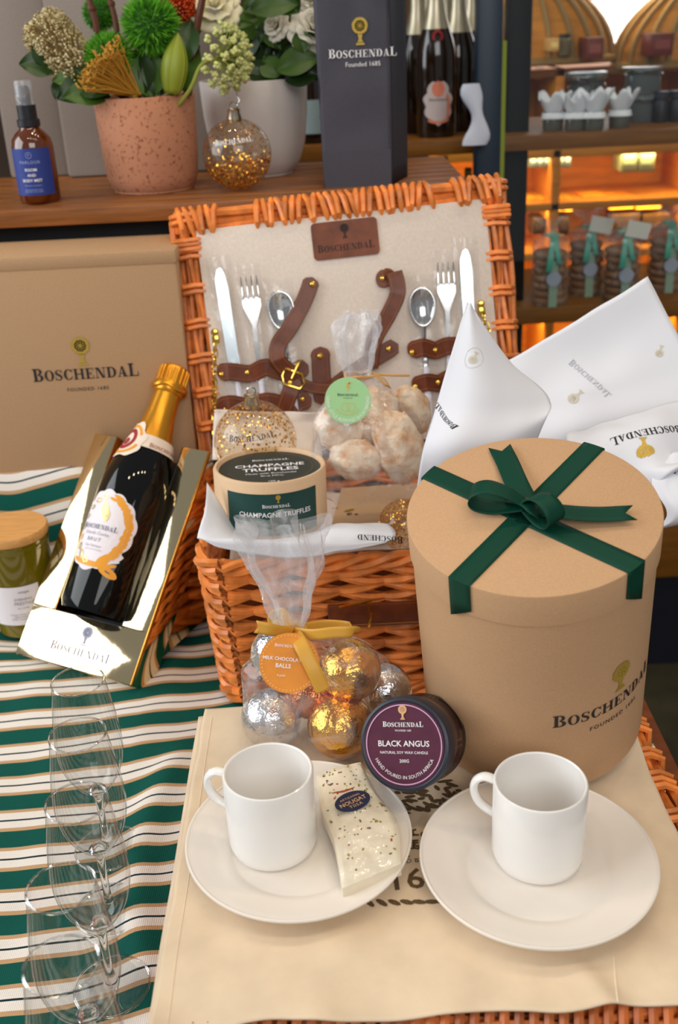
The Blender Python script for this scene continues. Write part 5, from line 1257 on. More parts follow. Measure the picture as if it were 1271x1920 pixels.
ink([shift(ring(0, 0, (.008, .003), (.0005, .0003), 0, 360, 12), .0, .008, R(25))], pm, 'leaf_motif', mk('olive_ink', lin(150, 130, 40), .6), cbx)

# shortbread in a film bag
sb_m = mk('sugared_shortbread', lin(240, 222, 198), .8, nz=(48, .35, .42, .72), col2=lin(206, 148, 96), bump=(120, .6, .004))
def shortb(px, py, Y, rx, ry, rz, rot, label):
    c = aty(px, py, Y); t = thing('shortbread', label, 'biscuit', V((c.x, c.y, c.z - rz)), 'sugar-dusted shortbread in the clear bag')
    b = MB(); M_ = MX.Translation(c) @ MX.Rotation(R(rot), 4, 'Y')
    def f(u, v):
        a, e = 2 * pi * u, pi * (v - .5); d = V((cos(a) * cos(e), sin(a) * cos(e), sin(e))); k = 1 + .16 * NZ.noise(d * 2.3 + V((px, py, 0))) + .07 * NZ.noise(d * 7) + .04 * NZ.noise(d * 16)
        return M_ @ V((d.x * rx * k, d.y * ry * k, d.z * rz * k))
    b.grid(f, 40, 24, closed=True); b.build('crumb', sb_m, t)
    return c
shortb(748, 838, 1.235, .031, .022, .050, -16, 'large shortbread finger at the front right of the bag')
shortb(700, 780, 1.270, .034, .022, .040, 14, 'shortbread piece high in the bag beside the mint tag')
shortb(640, 800, 1.260, .032, .022, .034, 20, 'shortbread piece at upper left under the mint tag')
shortb(668, 862, 1.235, .036, .020, .026, 8, 'flat shortbread piece at the bottom left of the bag')
shortb(770, 770, 1.290, .026, .020, .034, -20, 'shortbread piece at the right rear of the bag')
nk2 = aty(672, 703, 1.285)
cA = aty(688, 930, 1.255)
ck = film_bag('shortbread_bag', 'clear bag of almond shortbread with mint tag and twine', 'gift bag',
   [cA, aty(690, 905, 1.255), aty(688, 850, 1.255), aty(684, 790, 1.26), aty(676, 730, 1.27), nk2, aty(668, 665, 1.29), aty(672, 620, 1.295), aty(676, 585, 1.30)],
   [(.055, .030, .05, 0), (.078, .040, .05, 0), (.073, .045, .04, 0), (.066, .042, .05, 0), (.036, .028, .10, 0), (.015, .011, .18, 0), (.022, .013, .2, 0), (.027, .013, .25, 0), (.016, .008, .4, 0)], 5, bag_film, bag_top, 5, 9)
b = MB(); b.tube([nk2 + V((.017 * cos(a), .014 * sin(a), .0015 * sin(3 * a))) for a in [2 * pi * i / 24 for i in range(24)]], .0022, 6, closed=True)
b.tube([nk2 + V((.014, -.01, 0)), aty(712, 702, 1.265), aty(740, 704, 1.262), aty(768, 704, 1.262)], .0016, 6); b.tube([aty(700, 698, 1.265), aty(722, 712, 1.258), aty(732, 728, 1.255), aty(722, 722, 1.255), aty(704, 704, 1.262)], .0014, 6); b.build('twine', twine_m, ck)
tc = aty(652, 751, 1.222); tn = V((.02, -.93, .36)).normalized(); tx = V((1, 0, -.06)); tx = (tx - tn * tx.dot(tn)).normalized(); ty = tn.cross(tx); TR = .0286
mtg = MB().lathe([(.003, 0), (TR, 0), (TR, .0008), (.003, .0008)], 60, frame(tc, tx, ty, tn)).build('round_tag', mint_tag, ck)
MB().lathe([(0, 0), (.0032, 0), (.0032, .0007), (0, .0007)], 16, frame(tc, tx, ty, tn)).build('tag_centre', mint_tag, mtg)
mp = pmap(tc + tn * .0008, tx, ty, .0006)
ink([arc_text('GREEK STYLE ALMOND SHORTBREAD', .0056, .0265, R(-90), False)], mp, 'rim_lettering', white_ink, mtg)
ink([shift(wordmark(.026), 0, .0055), shift(text2d('FOUNDED 1685', 1, .011), 0, .0025)], mp, 'lettering', black_ink, mtg)
ink([shift(emblem(.008), 0, .012), shift(ring(0, 0, (.0055, .0055), (.005, .005), 0, 360, 20), -.003, -.008), shift(ring(0, 0, (.0055, .0055), (.005, .005), 0, 360, 20), .004, -.008), arc_text('100% NATURAL INGREDIENTS', .0026, .0185, R(-90), False)], mp, 'gold_print', gold_ink, mtg)
b = MB(); b.tube([tc + ty * .022 + tn * .002, aty(658, 722, 1.232), nk2 + V((-.004, -.016, 0))], .0016, 6); b.build('tag_twine', twine_m, ck)

# ================================================================== tissue sheets on the right
def sheet(name, label, ctrl, mat=tissue, nu=36, nv=36, wob=.003, seed=0):
    S = patch(ctrl); t = thing(name, label, 'tissue paper', V(S(.5, 1).to_tuple()))
    def g(u, v): return S(u, v) + V((0, wob * NZ.noise(V((u * 3, v * 3, seed))), wob * .6 * NZ.noise(V((u * 4, v * 4, seed + 5)))))
    b = MB(); b.grid(g, nu, nv); b.build('sheet', mat, t, smooth=180, solid=.0004); return t, g
t1, g1 = sheet('tissue_sheet', 'large white tissue sheet standing up at right behind the hat box',
   [[A(948, 678, 1.26), A(1035, 628, 1.27), A(1125, 574, 1.28), A(1214, 518, 1.29)],
    [A(962, 722, 1.24), A(1065, 690, 1.25), A(1160, 650, 1.26), A(1252, 592, 1.27)],
    [A(975, 775, 1.22), A(1080, 750, 1.22), A(1180, 720, 1.23), A(1296, 680, 1.24)],
    [A(980, 860, 1.19), A(1085, 840, 1.19), A(1200, 830, 1.19), A(1330, 800, 1.20)],
    [V((.170, 1.25, .185)), V((.205, 1.25, .185)), V((.235, 1.25, .190)), V((.262, 1.25, .20))]], seed=2)
t2, g2 = sheet('tissue_sheet', 'pointed white tissue sheet in front of the right knife',
   [[A(876, 566, 1.135), A(882, 570, 1.135), A(890, 582, 1.135), A(900, 600, 1.135)],
    [A(850, 650, 1.115), A(885, 648, 1.105), A(925, 655, 1.115), A(960, 682, 1.13)],
    [A(815, 770, 1.09), A(880, 762, 1.07), A(955, 758, 1.075), A(1030, 748, 1.10)],
    [A(788, 870, 1.06), A(850, 872, 1.045), A(930, 865, 1.05), A(1012, 812, 1.07)],
    [V((.085, 1.135, .20)), V((.12, 1.14, .20)), V((.155, 1.14, .20)), V((.19, 1.15, .20))]], seed=4)
t3, g3 = sheet('tissue_sheet', 'crumpled white tissue bunch at the right frame edge by the hat box lid',
   [[A(1075, 808, 1.13), A(1130, 792, 1.12), A(1200, 772, 1.12), A(1290, 748, 1.14)],
    [A(1062, 822, 1.10), A(1140, 815, 1.085), A(1215, 800, 1.08), A(1300, 790, 1.10)],
    [A(1080, 880, 1.07), A(1150, 870, 1.06), A(1225, 868, 1.05), A(1300, 850, 1.07)],
    [A(1120, 950, 1.06), A(1180, 968, 1.05), A(1235, 905, 1.03), A(1310, 870, 1.05)],
    [V((.19, 1.16, .195)), V((.215, 1.16, .195)), V((.24, 1.16, .20)), V((.262, 1.17, .21))]], wob=.007, seed=7)
t4, g4 = sheet('tissue_sheet', 'lowest folded tissue corner at the right frame edge',
   [[A(1228, 865, 1.06), A(1260, 850, 1.06), A(1300, 838, 1.06)],
    [A(1222, 905, 1.03), A(1265, 905, 1.02), A(1310, 890, 1.03)],
    [A(1232, 985, 1.02), A(1270, 985, 1.01), A(1320, 960, 1.02)],
    [V((.232, 1.14, .205)), V((.25, 1.145, .205)), V((.268, 1.15, .21))]], wob=.006, seed=11)
def onsheet(t, cpx, cpy, Y, ang, gs, name, mat, off=-.012, k=1.0):
    c = aty(cpx, cpy, Y); fwv = (c - CAM).normalized(); ex = (_rt * cos(ang) - _up * sin(ang)); ey = (_rt * sin(ang) + _up * cos(ang)) * k
    # drop every print vertex on to the sheet; layout follows camera axes at an image pixel
    from mathutils.bvhtree import BVHTree
    ob = [o for o in t.children if o.name.startswith('sheet')][0]; M_ = WM[t.name]
    bv = BVHTree.FromPolygons([M_ @ q.co for q in ob.data.vertices], [tuple(p.vertices) for p in ob.data.polygons])
    def f(x, y):
        p = c + ex * x + ey * y; loc, n, i, d = bv.find_nearest(p)
        if n.dot(CAM - loc) < 0: n = -n
        return loc + n * .0007
    return ink(gs, f, name, mat, ob)
def sheet_y(g, px, py):
    best = None
    for i in range(25):
        for j in range(25):
            p = g(i / 24, j / 24); d = (p - CAM); q = (d.dot(_rt) / d.dot(_fw) * FPX + 635.5, 960 - d.dot(_up) / d.dot(_fw) * FPX); e = (q[0] - px) ** 2 + (q[1] - py) ** 2
            if best is None or e < best[0]: best = (e, p.y)
    return best[1]
pale = mk('show_through_ink', lin(178, 180, 190), .7); pale_g = mk('show_through_gold', lin(206, 200, 182), .7)
onsheet(t1, 1110, 708, sheet_y(g1, 1110, 708), R(48), [([(x, -y) for x, y in wordmark(.068)[0]], wordmark(.068)[1])], 'lettering', pale)
onsheet(t1, 1082, 742, sheet_y(g1, 1082, 742), R(228), [shift(emblem(.022), 0, -.008)], 'tree_emblem', pale_g)
onsheet(t1, 1236, 660, sheet_y(g1, 1236, 660), R(200), [shift(emblem(.016), 0, -.008)], 'tree_emblem', pale_g)
onsheet(t2, 838, 782, sheet_y(g2, 838, 782), R(230), [wordmark(.050)], 'lettering', black_ink)
onsheet(t2, 888, 672, sheet_y(g2, 888, 672), R(205), [shift(emblem(.014), 0, -.007), ring(0, 0, (.010, .012), (.0095, .0115), 0, 360, 30)], 'tree_emblem', pale_g)
onsheet(t3, 1212, 806, sheet_y(g3, 1212, 806), R(167), [wordmark(.085)], 'lettering', black_ink)
onsheet(t3, 1203, 816, sheet_y(g3, 1203, 816), R(175), [shift(emblem(.026), 0, .004)], 'tree_emblem', gold_ink)
onsheet(t4, 1262, 890, sheet_y(g4, 1262, 890), R(28), [wordmark(.055)], 'lettering', black_ink)

# ================================================================== gold bottle box + champagne
gBL, gBR = V((-.4613, 1.2383, .022)), V((-.2842, 1.1439, .022)); gd = V((.3227, .6057, .7273)).normalized(); ge = (gBR - gBL).normalized(); GL_, GW = .3359, (gBR - gBL).length
gn = ge.cross(gd).normalized()
if gn.y > 0: gn = -gn
gd = gn.cross(ge).normalized(); gd = gd if gd.z > 0 else -gd
def Gp(a, b_, h): return gBL + ge * a + gd * b_ + gn * h
gbx = thing('bottle_gift_box', 'mirror gold gift box cradling the champagne bottle', 'gift box', V(((gBL + gBR) / 2).to_tuple()))
DP = .052
oa0, oa1 = GW * .205, GW * .775; ob0 = GL_ * .215               # window opening in the front
def plank(a0, a1, b0, b1, name='front_panel', h0=-.0035, h1=0, mat=None, bev=.0016):
    m = frame(Gp((a0 + a1) / 2, (b0 + b1) / 2, (h0 + h1) / 2), ge, gd, gn); q = MB().box((0, 0, 0), (a1 - a0, b1 - b0, h1 - h0), bev=bev); o = MB(); o.add([m @ v for v in q.v], q.f); return o.build(name, mat or gold_mir, gbx)
gfp2 = plank(0, GW, 0, ob0); plank(0, oa0, ob0, GL_); plank(oa1, GW, ob0, GL_)
plank(0, .004, 0, GL_, 'side_panel', -DP, -.003); plank(GW - .004, GW, 0, GL_, 'side_panel', -DP, -.003)
plank(0, GW, -.0005, .004, 'base_panel', -DP, -.003); plank(.004, GW - .004, .004, GL_ - .01, 'back_panel', -DP, -DP + .003, void_m)
plank(oa0 - .0015, oa0, ob0, GL_, 'opening_edge', -DP * .8, .0004, gold_edge, .0004); plank(oa1, oa1 + .0015, ob0, GL_, 'opening_edge', -DP * .8, .0004, void_m, .0004); plank(oa0, oa1, ob0 - .0015, ob0, 'opening_edge', -DP * .8, .0002, void_m, .0003)
plank(GW - .0022, GW + .0012, 0, GL_, 'outer_edge', -.0045, .0008, gold_edge, .0012)
# wedge foot under the leaning box
z0 = V((0, 0, 1)); fb = Gp(GW * .5, 0, -DP)
for a in (.002, GW - .004):
    P0, P1 = Gp(a, 0, -.002), Gp(a, GL_ * .62, -DP); P2 = V((P1.x, P1.y, P0.z + .004)); P2 = P0 + (P2 - P0) * 1.05
    q = MB(); vs = [P0, P1, P2, P0 + ge * .003, P1 + ge * .003, P2 + ge * .003]; q.add(vs, [(0, 2, 1), (3, 4, 5), (0, 3, 5, 2), (2, 5, 4, 1), (1, 4, 3, 0)]); q.build('wedge_side', gold_mir, gbx, smooth=0)
    q = MB(); q.tube([P0, P2], .0016, 5); q.build('wedge_edge', gold_edge, gbx)
mp = pmap(Gp(GW * .53, GL_ * .055, .0002), ge, gd, .0004) if ge.cross(gd).dot(gn) > 0 else None
if mp is None: mp = lambda x, y: Gp(GW * .53 + x, GL_ * .055 + y, .0006)
ink(wordmark(.105), mp, 'lettering', mk('embossed_steel', lin(96, 94, 104), .3, 1), gfp2)
ink(shift(emblem(.028), 0, .015), mp, 'tree_emblem', MAT['embossed_steel'], gfp2)
# bottle: fitted along the box, base inside the opening
bR = (oa1 - oa0) * .445; ba = (oa0 + oa1) / 2 + .008
bp0 = Gp(ba, ob0 + .006, -bR * .06)
ptop = onplane(330, 690, Gp(0, 0, bR * .25), gn); bd = (ptop - bp0); bL = bd.length; bd.normalize()
bm_ = axis_frame(bp0, bd, V((0, 0, 1)))
bt = champagne('champagne_bottle', 'dark champagne bottle with gold foil neck lying in the mirror gold box', 'bottle', bm_, bR, bL)
# labels face the viewer
bref = (gn + ge * .06); bref = (bref - bd * bref.dot(bd)).normalized()
cm = cmap(bp0, bd, bref, bR, .0006); cm2 = cmap(bp0, bd, bref, bR, .0012); cm3 = cmap(bp0, bd, bref, bR, .0018)
lc = .30 * bL; LW2, LH2 = bR * .86, bL * .145; NB = 96
def blob(s, k=0):
    out = []
    for i in range(NB):
        a = 2 * pi * i / NB; sc = 1 + .065 * abs(sin(6.5 * a)) + .05 * sin(3 * a + 1); ax_ = 1.0 + (.22 * (sin(a) < -.55) * cos(a) ** 2); out.append((s * LW2 * sc * ax_ * cos(a) * (1.12 if sin(a) < -.7 else 1), lc + s * LH2 * sc * sin(a)))
    return (out + [(0, lc)], [(i, (i + 1) % NB, NB) for i in range(NB)])
slb = ink(fine(blob(1)), cm, 'scroll_label', paper_w, bt)
scr = []
rn = random.Random(2)
for (a0, a1, n, sx) in ((-62, 78, 13, 1),):
    for k in range(n):
        a = R(a0 + (a1 - a0) * k / (n - 1)); c0 = (LW2 * .84 * cos(a), lc + LH2 * .86 * sin(a)); s = LW2 * rn.uniform(.16, .26)
        scr.append(shift(ring(0, 0, (s, s * .55), (s * .25, s * .1), 0, 300, 12), c0[0], c0[1], a + R(rn.uniform(30, 110))))
    scr.append(ring(0, lc, (LW2 * .94, LH2 * .92), (LW2 * .84, LH2 * .82), -70, 70, 30))
    scr.append(ring(LW2 * .05, lc - LH2 * .78, (LW2 * .8, LH2 * .20), (LW2 * .7, LH2 * .06), 185, 350, 24))
    scr.append(shift(ring(0, 0, (LW2 * .34, LH2 * .12), (LW2 * .1, LH2 * .02), 0, 360, 14), LW2 * .62, lc - LH2 * 1.02, R(-20)))
ink(scr, cm2, 'ochre_scrolls', ochre_ink, slb)
scl = []
for k in range(9):
    a = R(105 + 150 * k / 8); s = LW2 * rn.uniform(.10, .17); scl.append(shift(ring(0, 0, (s, s * .6), (s * .55, s * .3), 0, 320, 12), LW2 * .84 * cos(a), lc + LH2 * .86 * sin(a), a + R(60)))
for k in range(3): scl.append(shift(ring(0, 0, (LW2 * .11, LH2 * .16), (LW2 * .03, LH2 * .05), 0, 360, 12), LW2 * (-.12 + .08 * k), lc + LH2 * (.55 - .1 * k)))
ink(scl, cm2, 'gold_scrolls', mk('pale_gold_foil', lin(226, 200, 130), .3, .5), slb)
ink([shift(wordmark(LW2 * 1.35), -LW2 * .12, lc - LH2 * .02), shift(text2d('BRUT', 1, LW2 * .5, 0, 1.4), -LW2 * .12, lc - LH2 * .34)], cm3, 'lettering', mk('slate_ink', lin(96, 100, 122), .6), slb)
ink([shift(text2d('Grande Cuvée', 1, LW2 * .9), -LW2 * .12, lc - LH2 * .17), shift(text2d('Cap Classique', 1, LW2 * .6), -LW2 * .1, lc - LH2 * .48), shift(text2d('WINE OF SOUTH AFRICA', 1, LW2 * .62), -LW2 * .05, lc - LH2 * .57)], cm3, 'small_print', grey_ink, slb)
# neck collar label
nb = .665 * bL
def cone(off):
    ax = bd; rf = bref; sd = ax.cross(rf)
    def f(x, y):
        h = nb + y; rr_ = bR * (.70 - (h / bL - .648) / (.725 - .648) * .18) + .0012 + off; a = x / (bR * .62); return bp0 + ax * h + (rf * cos(a) + sd * sin(a)) * rr_
    return f
cb2 = MB(); cf = cone(.0); cb2.grid(lambda u, v: cf(-.078 + .156 * u, -.012 + .020 * v + .004 * math.cos((u - .5) * 3)), 40, 4); nbd = cb2.build('neck_band', paper_c, bt, smooth=60)
sh_ = [(.026 * (1 + .08 * sin(8 * a)) * cos(a), .0295 * (1 + .1 * sin(6 * a + 1)) * sin(a)) for a in [2 * pi * i / 40 for i in range(40)]]
mo = -.016
nsh = ink(fine(([(x + mo, y) for x, y in sh_] + [(mo, 0)], [(i, (i + 1) % 40, 40) for i in range(40)])), cone(.0008), 'neck_shield', paper_c, bt)
ink([shift(ring(0, 0, (.0135, .017), (.0085, .011), 0, 360, 28), mo, 0), shift(ring(0, 0, (.005, .006), (.001, .001), 0, 360, 12), mo, -.004)], cone(.0014), 'cameo', cherry, nsh)
ink([shift(ring(0, 0, (.021, .024), (.0175, .020), 20, 160, 20), mo, 0), shift(ring(0, 0, (.021, .024), (.0175, .020), 200, 340, 20), mo, 0)], cone(.0014), 'gold_border', ochre_ink, nsh)
ink(shift(wordmark(.050), .042, -.006), cone(.0008), 'neck_lettering', mk('rust_ink', lin(150, 86, 60), .6), nbd)
# foil skirts
for k in range(18):
    a = 2 * pi * k / 18; q = MB(); q.tube([bm_ @ V((bR * r_ * cos(a), bR * r_ * sin(a), bL * h)) for r_, h in ((.415, .928), (.415, .95), (.42, .975), (.405, .99))], .0016, 5); q.build('foil_pleat', gold_cap, bt)
q = MB(); q.tube([bm_ @ V((bR * .47 * cos(a), bR * .47 * sin(a), bL * (.908 + .006 * sin(4 * a)))) for a in [2 * pi * i / 36 for i in range(36)]], .0032, 6, closed=True); q.build('wire_band', gold_cap, bt)

# ================================================================== green candle jar
jR, jH = .050, .150
jb = V((aty(86, 977, 1.345).x - jR * 1.04, 1.345, .004))
jr = thing('candle_jar', 'olive green glass candle jar with bamboo lid at the left frame edge', 'candle', V(jb.to_tuple())); M0 = WM[jr.name]
MB().lathe([(0, .002), (jR * .78, 0), (jR * .86, .003), (jR * .93, .03), (jR, jH - .01), (jR, jH), (jR - .003, jH), (0, jH - .004)], 48).build('glass_body', olive_glass, jr, world=False)
MB().lathe([(0, jH + .001), (jR * 1.02, jH + .001), (jR * 1.04, jH + .003), (jR * 1.04, jH + .012), (jR * 1.01, jH + .014), (0, jH + .014)], 48).build('bamboo_lid', bamboo, jr, world=False)
MB().lathe([(jR + .0003, jH - .012), (jR + .0012, jH - .008), (jR + .0003, jH - .004)], 48).build('glass_lip', olive_glass, jr, world=False)
cm = cmap(jb, V((0, 0, 1)), V((.1, -1, 0)), jR * .985, .0008)
pl = MB(); pl.grid(lambda u, v: cm(-.034 + .068 * u, .028 + .062 * v) - (cm(0, 0) - cm(0, 0)), 20, 8); jpl = pl.build('paper_label', paper_w, jr)
cm2 = cmap(jb, V((0, 0, 1)), V((.1, -1, 0)), jR * .985, .0016)
ink([shift(text2d('vintages.', 1, .016, .01), .012, .080), shift(text2d('EVENING', 1, .024), .010, .068), shift(text2d('PRESTIGE', 1, .028), .011, .061), shift(text2d('soy candle', 1, .016), .008, .055), shift(text2d('Cypress, Cedar, White Oak', 1, .040), .008, .045), shift(text2d('Black Amber', 1, .02), .004, .041), shift(text2d('With Coconut Wax', 1, .034), .006, .037), shift(rect(-.03, 0, .03, .0004), 0, .0505), shift(rect(-.03, 0, .03, .0003), 0, .034)], cm2, 'lettering', mk('label_grey_ink', lin(120, 120, 130), .6), jpl)

# ================================================================== champagne flutes
first = None
flabs = ['champagne flute farthest back, nearest the mirror gold box', 'champagne flute second from the mirror gold box', 'champagne flute in the middle of the row of five', 'champagne flute second from the bottom frame edge', 'champagne flute nearest the camera, cut off by the bottom edge']
fpos = [atz(203, 1593, 0), atz(207, 1708, 0), atz(211, 1852, 0)]
r4 = aty(112, 1672, .58); fpos.append(V((-.223, .592, 0))); fpos.append(V((-.207, .520, 0)))
thin_gl = thinglass('flute_glass', (.95, .958, .96), 0.0, 1.6)
for k, p in enumerate(fpos):
    m = MX.Translation((p.x, p.y, max(.0, blz(p.x, p.y)) + .0015))
    if first is None:
        first = thing('champagne_flute', flabs[k], 'glass', m, 'row of empty champagne flutes on the blanket')
        H = .2175; o = [(.0055, .076), (.011, .0815), (.0185, .090), (.0275, .106), (.0325, .124), (.0338, .142), (.0325, .165), (.0295, .190), (.0258, H)]
        P = [V((a, b_, 0)) for a, b_ in o]; S = patch([P, P]); MB().lathe([(S(i / 40, 0).x, S(i / 40, 0).y) for i in range(41)], 56).build('bowl', thin_gl, first, world=False, smooth=80)
        q = MB(); q.tube([(.0258 * cos(a), .0258 * sin(a), H) for a in [2 * pi * i / 64 for i in range(64)]], .0009, 6, closed=True); q.build('rim', glass, first, world=False)
        MB().lathe([(0, .0865), (.007, .0845), (.0098, .0808), (.0055, .0762), (.0042, .068), (.0036, .05), (.0038, .022), (.0055, .010), (.0075, .0055)], 28).build('stem', glass, first, world=False, smooth=80)
        MB().lathe([(.0075, .0052), (.016, .0030), (.030, .0016), (.0342, .0011), (.0346, .0006), (.0340, .0002), (.020, .0008), (0, .001)], 56).build('foot', thin_gl, first, world=False, smooth=80)
        q = MB(); q.tube([(.0345 * cos(a), .0345 * sin(a), .0011) for a in [2 * pi * i / 64 for i in range(64)]], .0010, 6, closed=True); q.build('foot_rim', glass, first, world=False)
    else: dup(first, None, m, flabs[k])

# ================================================================== pots and flowers
pf = atz(285, 367, BZ); pzc = (pf - CAM).dot(_fw)
PR_ = 91.5 * (pzc + .06) / FPX; PC = V((aty(281, 270, pf.y + PR_).x, pf.y + PR_ * .95, BZ))
PHt = aty(281, 183, PC.y - PR_).z - BZ
pot = thing('terracotta_pot', 'speckled terracotta pot of mixed flowers on the bench', 'plant pot', V(PC.to_tuple()))
MB().lathe([(0, .001), (PR_ * .76, 0), (PR_ * .84, .006), (PR_ * .92, .022), (PR_ * .965, PHt * .5), (PR_, PHt - .002), (PR_ - .001, PHt), (PR_ - .004, PHt), (PR_ - .006, PHt - .003), (PR_ * .88, .05), (0, .04)], 64).build('pot_body', terracotta, pot, world=False)
MB().lathe([(0, PHt - .02), (PR_ * .94, PHt - .02)], 40).build('soil', mk('soil', lin(40, 32, 22), .9), pot, world=False)
MB().lathe([(PR_ * .76, .0005), (PR_ * .80, .0005), (PR_ * .80, .003)], 40).build('foot_ring', terracotta, pot, world=False)
wf = atz(515, 332, BZ); WR_ = 97 * ((wf - CAM).dot(_fw) + .06) / FPX; WC = V((aty(481, 240, wf.y + WR_ * .6).x, wf.y + WR_ * .62, BZ)); WH = aty(481, 152, WC.y - WR_).z - BZ
wp = thing('white_pot', 'white glazed pot of white roses behind the speckled pot', 'plant pot', V(WC.to_tuple()))
MB().lathe([(0, .001), (WR_ * .58, 0), (WR_ * .66, .004), (WR_ * .80, .022), (WR_ * .90, .05), (WR_ * .97, WH * .65), (WR_, WH - .002), (WR_ - .001, WH), (WR_ - .004, WH - .001), (WR_ * .9, WH * .6), (WR_ * .6, .02), (0, .02)], 64).build('pot_body', white_pot, wp, world=False)
MB().lathe([(0, WH - .015), (WR_ * .92, WH - .015)], 40).build('soil', MAT['soil'], wp, world=False)
MB().lathe([(WR_ * .58, .0005), (WR_ * .63, .0005), (WR_ * .63, .003)], 40).build('foot_ring', white_pot, wp, world=False)

leaf_d = mk('dark_leaf', lin(38, 66, 22), .35, spec=.5, nz=(20, .3), rnd=.25)
leaf_m = mk('mid_leaf', lin(64, 96, 30), .4, spec=.5, nz=(20, .3), rnd=.25)
stem_g = mk('green_stem', lin(96, 120, 40), .5)
stem_b = mk('brown_stem', lin(92, 46, 20), .5)
YP, YW = PC.y, WC.y
def pz(Y): return ((V((0, Y, .75)) - CAM).dot(_fw)) / FPX       # metres per pixel near the pots
def leaf(parent, base, tip, w, nrm, mat, droop=.0):
    d = tip - base; L = d.length; sd = d.cross(nrm).normalized(); nn = sd.cross(d).normalized()
    b = MB(); b.grid(lambda u, v: base + d * v + sd * ((u - .5) * 2 * w * sin(pi * min(1, v * .92 + .06)) ** .85) + nn * (abs(u - .5) * w * .5 + .12 * L * sin(pi * v) - droop * L * v * v), 6, 10)
    return b.build('leaf', mat, parent, smooth=180)
def root_in(C, dx=0, dy=0, H=None): return C + V((dx, dy, (H or PHt) - .03))
def stemtube(parent, a, c, r, mat, bend=.01, nm='stem'):
    b = MB(); mid = (a + c) / 2 + V((0, 0, bend)); S = patch([[a, mid, c]] * 2); b.tube([S(i / 10, 0) for i in range(11)], r, 6); return b.build(nm, mat, parent)
def pompom(px, py, rpx, Y, label, seed, cols):
    c = aty(px, py, Y); r = rpx * pz(Y); t = thing('green_dianthus', label, 'flower', root_in(PC), 'fluffy green dianthus heads')
    MB().lathe([(r * .72 * sin(pi * i / 12), -r * .72 * cos(pi * i / 12)) for i in range(13)], 20, MX.Translation(c)).build('core', mk('dianthus_core', lin(40, 92, 14), .7), t)
    rn = random.Random(seed)
    for q, m_ in enumerate(cols):
        b = MB()
        for _ in range(700):
            d = V((rn.gauss(0, 1), rn.gauss(0, 1), rn.gauss(0, 1))).normalized(); j = V((rn.uniform(-1, 1), rn.uniform(-1, 1), rn.uniform(-1, 1))) * .30
            p0 = c + d * r * .60; p1 = c + (d + j * .6).normalized() * r * rn.uniform(.88, 1.04); s = d.cross(j).normalized() * r * .016
            m2_ = (p0 + p1) / 2; b.add([p0 - s, p0 + s, m2_ + s * 1.2, m2_ - s * 1.2, p1], [(0, 1, 2, 3), (3, 2, 4)])
        o = b.build('filaments', m_, t, smooth=0); o['kind'] = 'stuff'
    stemtube(t, root_in(PC), c - V((0, 0, r * .5)), .003, stem_g)
dg1, dg2, dg3 = mk('dianthus_a', lin(88, 170, 24), .6), mk('dianthus_b', lin(60, 132, 16), .6), mk('dianthus_c', lin(126, 196, 50), .6)
pompom(283, 48, 60, YP - .03, 'large fluffy green dianthus ball above the pot centre', 1, (dg1, dg2, dg3))
pompom(204, 108, 50, YP - .04, 'fluffy green dianthus ball behind the yellow dried sprig', 2, (dg1, dg2, dg3))
pompom(186, 26, 34, YP + .04, 'small green dianthus ball at the top between brown stems', 3, (dg1, dg2))
# banksia
ba, bt_ = aty(172, 158, YP - .02), aty(72, 42, YP - .03); bx = (bt_ - ba); bLn = bx.length; bfm = axis_frame(ba, bx); brd = 46 * pz(YP)
bk = thing('banksia_flower', 'cream bristly banksia cone leaning left out of the speckled pot', 'flower', root_in(PC))
MB().lathe([(0, 0), (brd * .6, .004), (brd * .82, bLn * .25), (brd * .84, bLn * .75), (brd * .6, bLn * .97), (0, bLn)], 28, bfm).build('cone', mk('banksia_core', lin(110, 88, 48), .8), bk)
rn = random.Random(6)
for nm, m_, cnt in (('bristles', mk('banksia_cream', lin(226, 212, 168), .6), 900), ('inner_bristles', mk('banksia_tan', lin(168, 146, 92), .6), 700)):
    b = MB()
    for k in range(cnt):
        a = rn.random() * 2 * pi; h = rn.random() ** .9; rr_ = brd * (.80 if h < .8 else .80 * math.sqrt(max(.05, 1 - ((h - .8) / .22) ** 2)))
        p0 = V((rr_ * cos(a), rr_ * sin(a), bLn * h)); out = V((cos(a), sin(a), .9 + .6 * (h > .85))).normalized(); p1 = p0 + out * brd * rn.uniform(.22, .34)
        b.tube([bfm @ p0, bfm @ ((p0 + p1) / 2 + V((0, 0, .001))), bfm @ p1], [.0008, .0009, .0014], 4)
    o = b.build(nm, m_, bk); o['kind'] = 'stuff'
stemtube(bk, root_in(PC), ba, .005, stem_b)
# yellow dried sprig
yd = thing('dried_sprig', 'golden yellow dried flower sprig at the left of the pot', 'flower', root_in(PC)); rn = random.Random(8); ym = mk('dried_yellow', lin(206, 150, 48), .7, rnd=.2); b = MB(); y0 = aty(252, 178, YP - PR_ * .8)
for k in range(110):
    e = aty(rn.uniform(150, 225), 0, 1).x; px_, py_ = 0, 0
    f = rn.random(); px_ = 158 + 62 * f + rn.uniform(-12, 12); py_ = 150 - 62 * f ** .8 + rn.uniform(-14, 26)
    p = aty(px_, py_, YP - PR_ - rn.uniform(-.02, .03)); m_ = y0.lerp(p, .6) + V((rn.uniform(-.004, .004), 0, rn.uniform(-.003, .006)))
    b.tube([y0 + V((rn.uniform(-.012, .010), 0, 0)), m_, p], [.0012, .0012, .0009], 4)
    for j in range(3): b.tube([p, p + V((rn.uniform(-.006, .006), rn.uniform(-.004, .004), rn.uniform(.0, .008)))], [.0010, .0016], 4)
o = b.build('strands', ym, yd); o['kind'] = 'stuff'
stemtube(yd, root_in(PC, 0, -PR_ * .5), y0, .004, ym, 0)
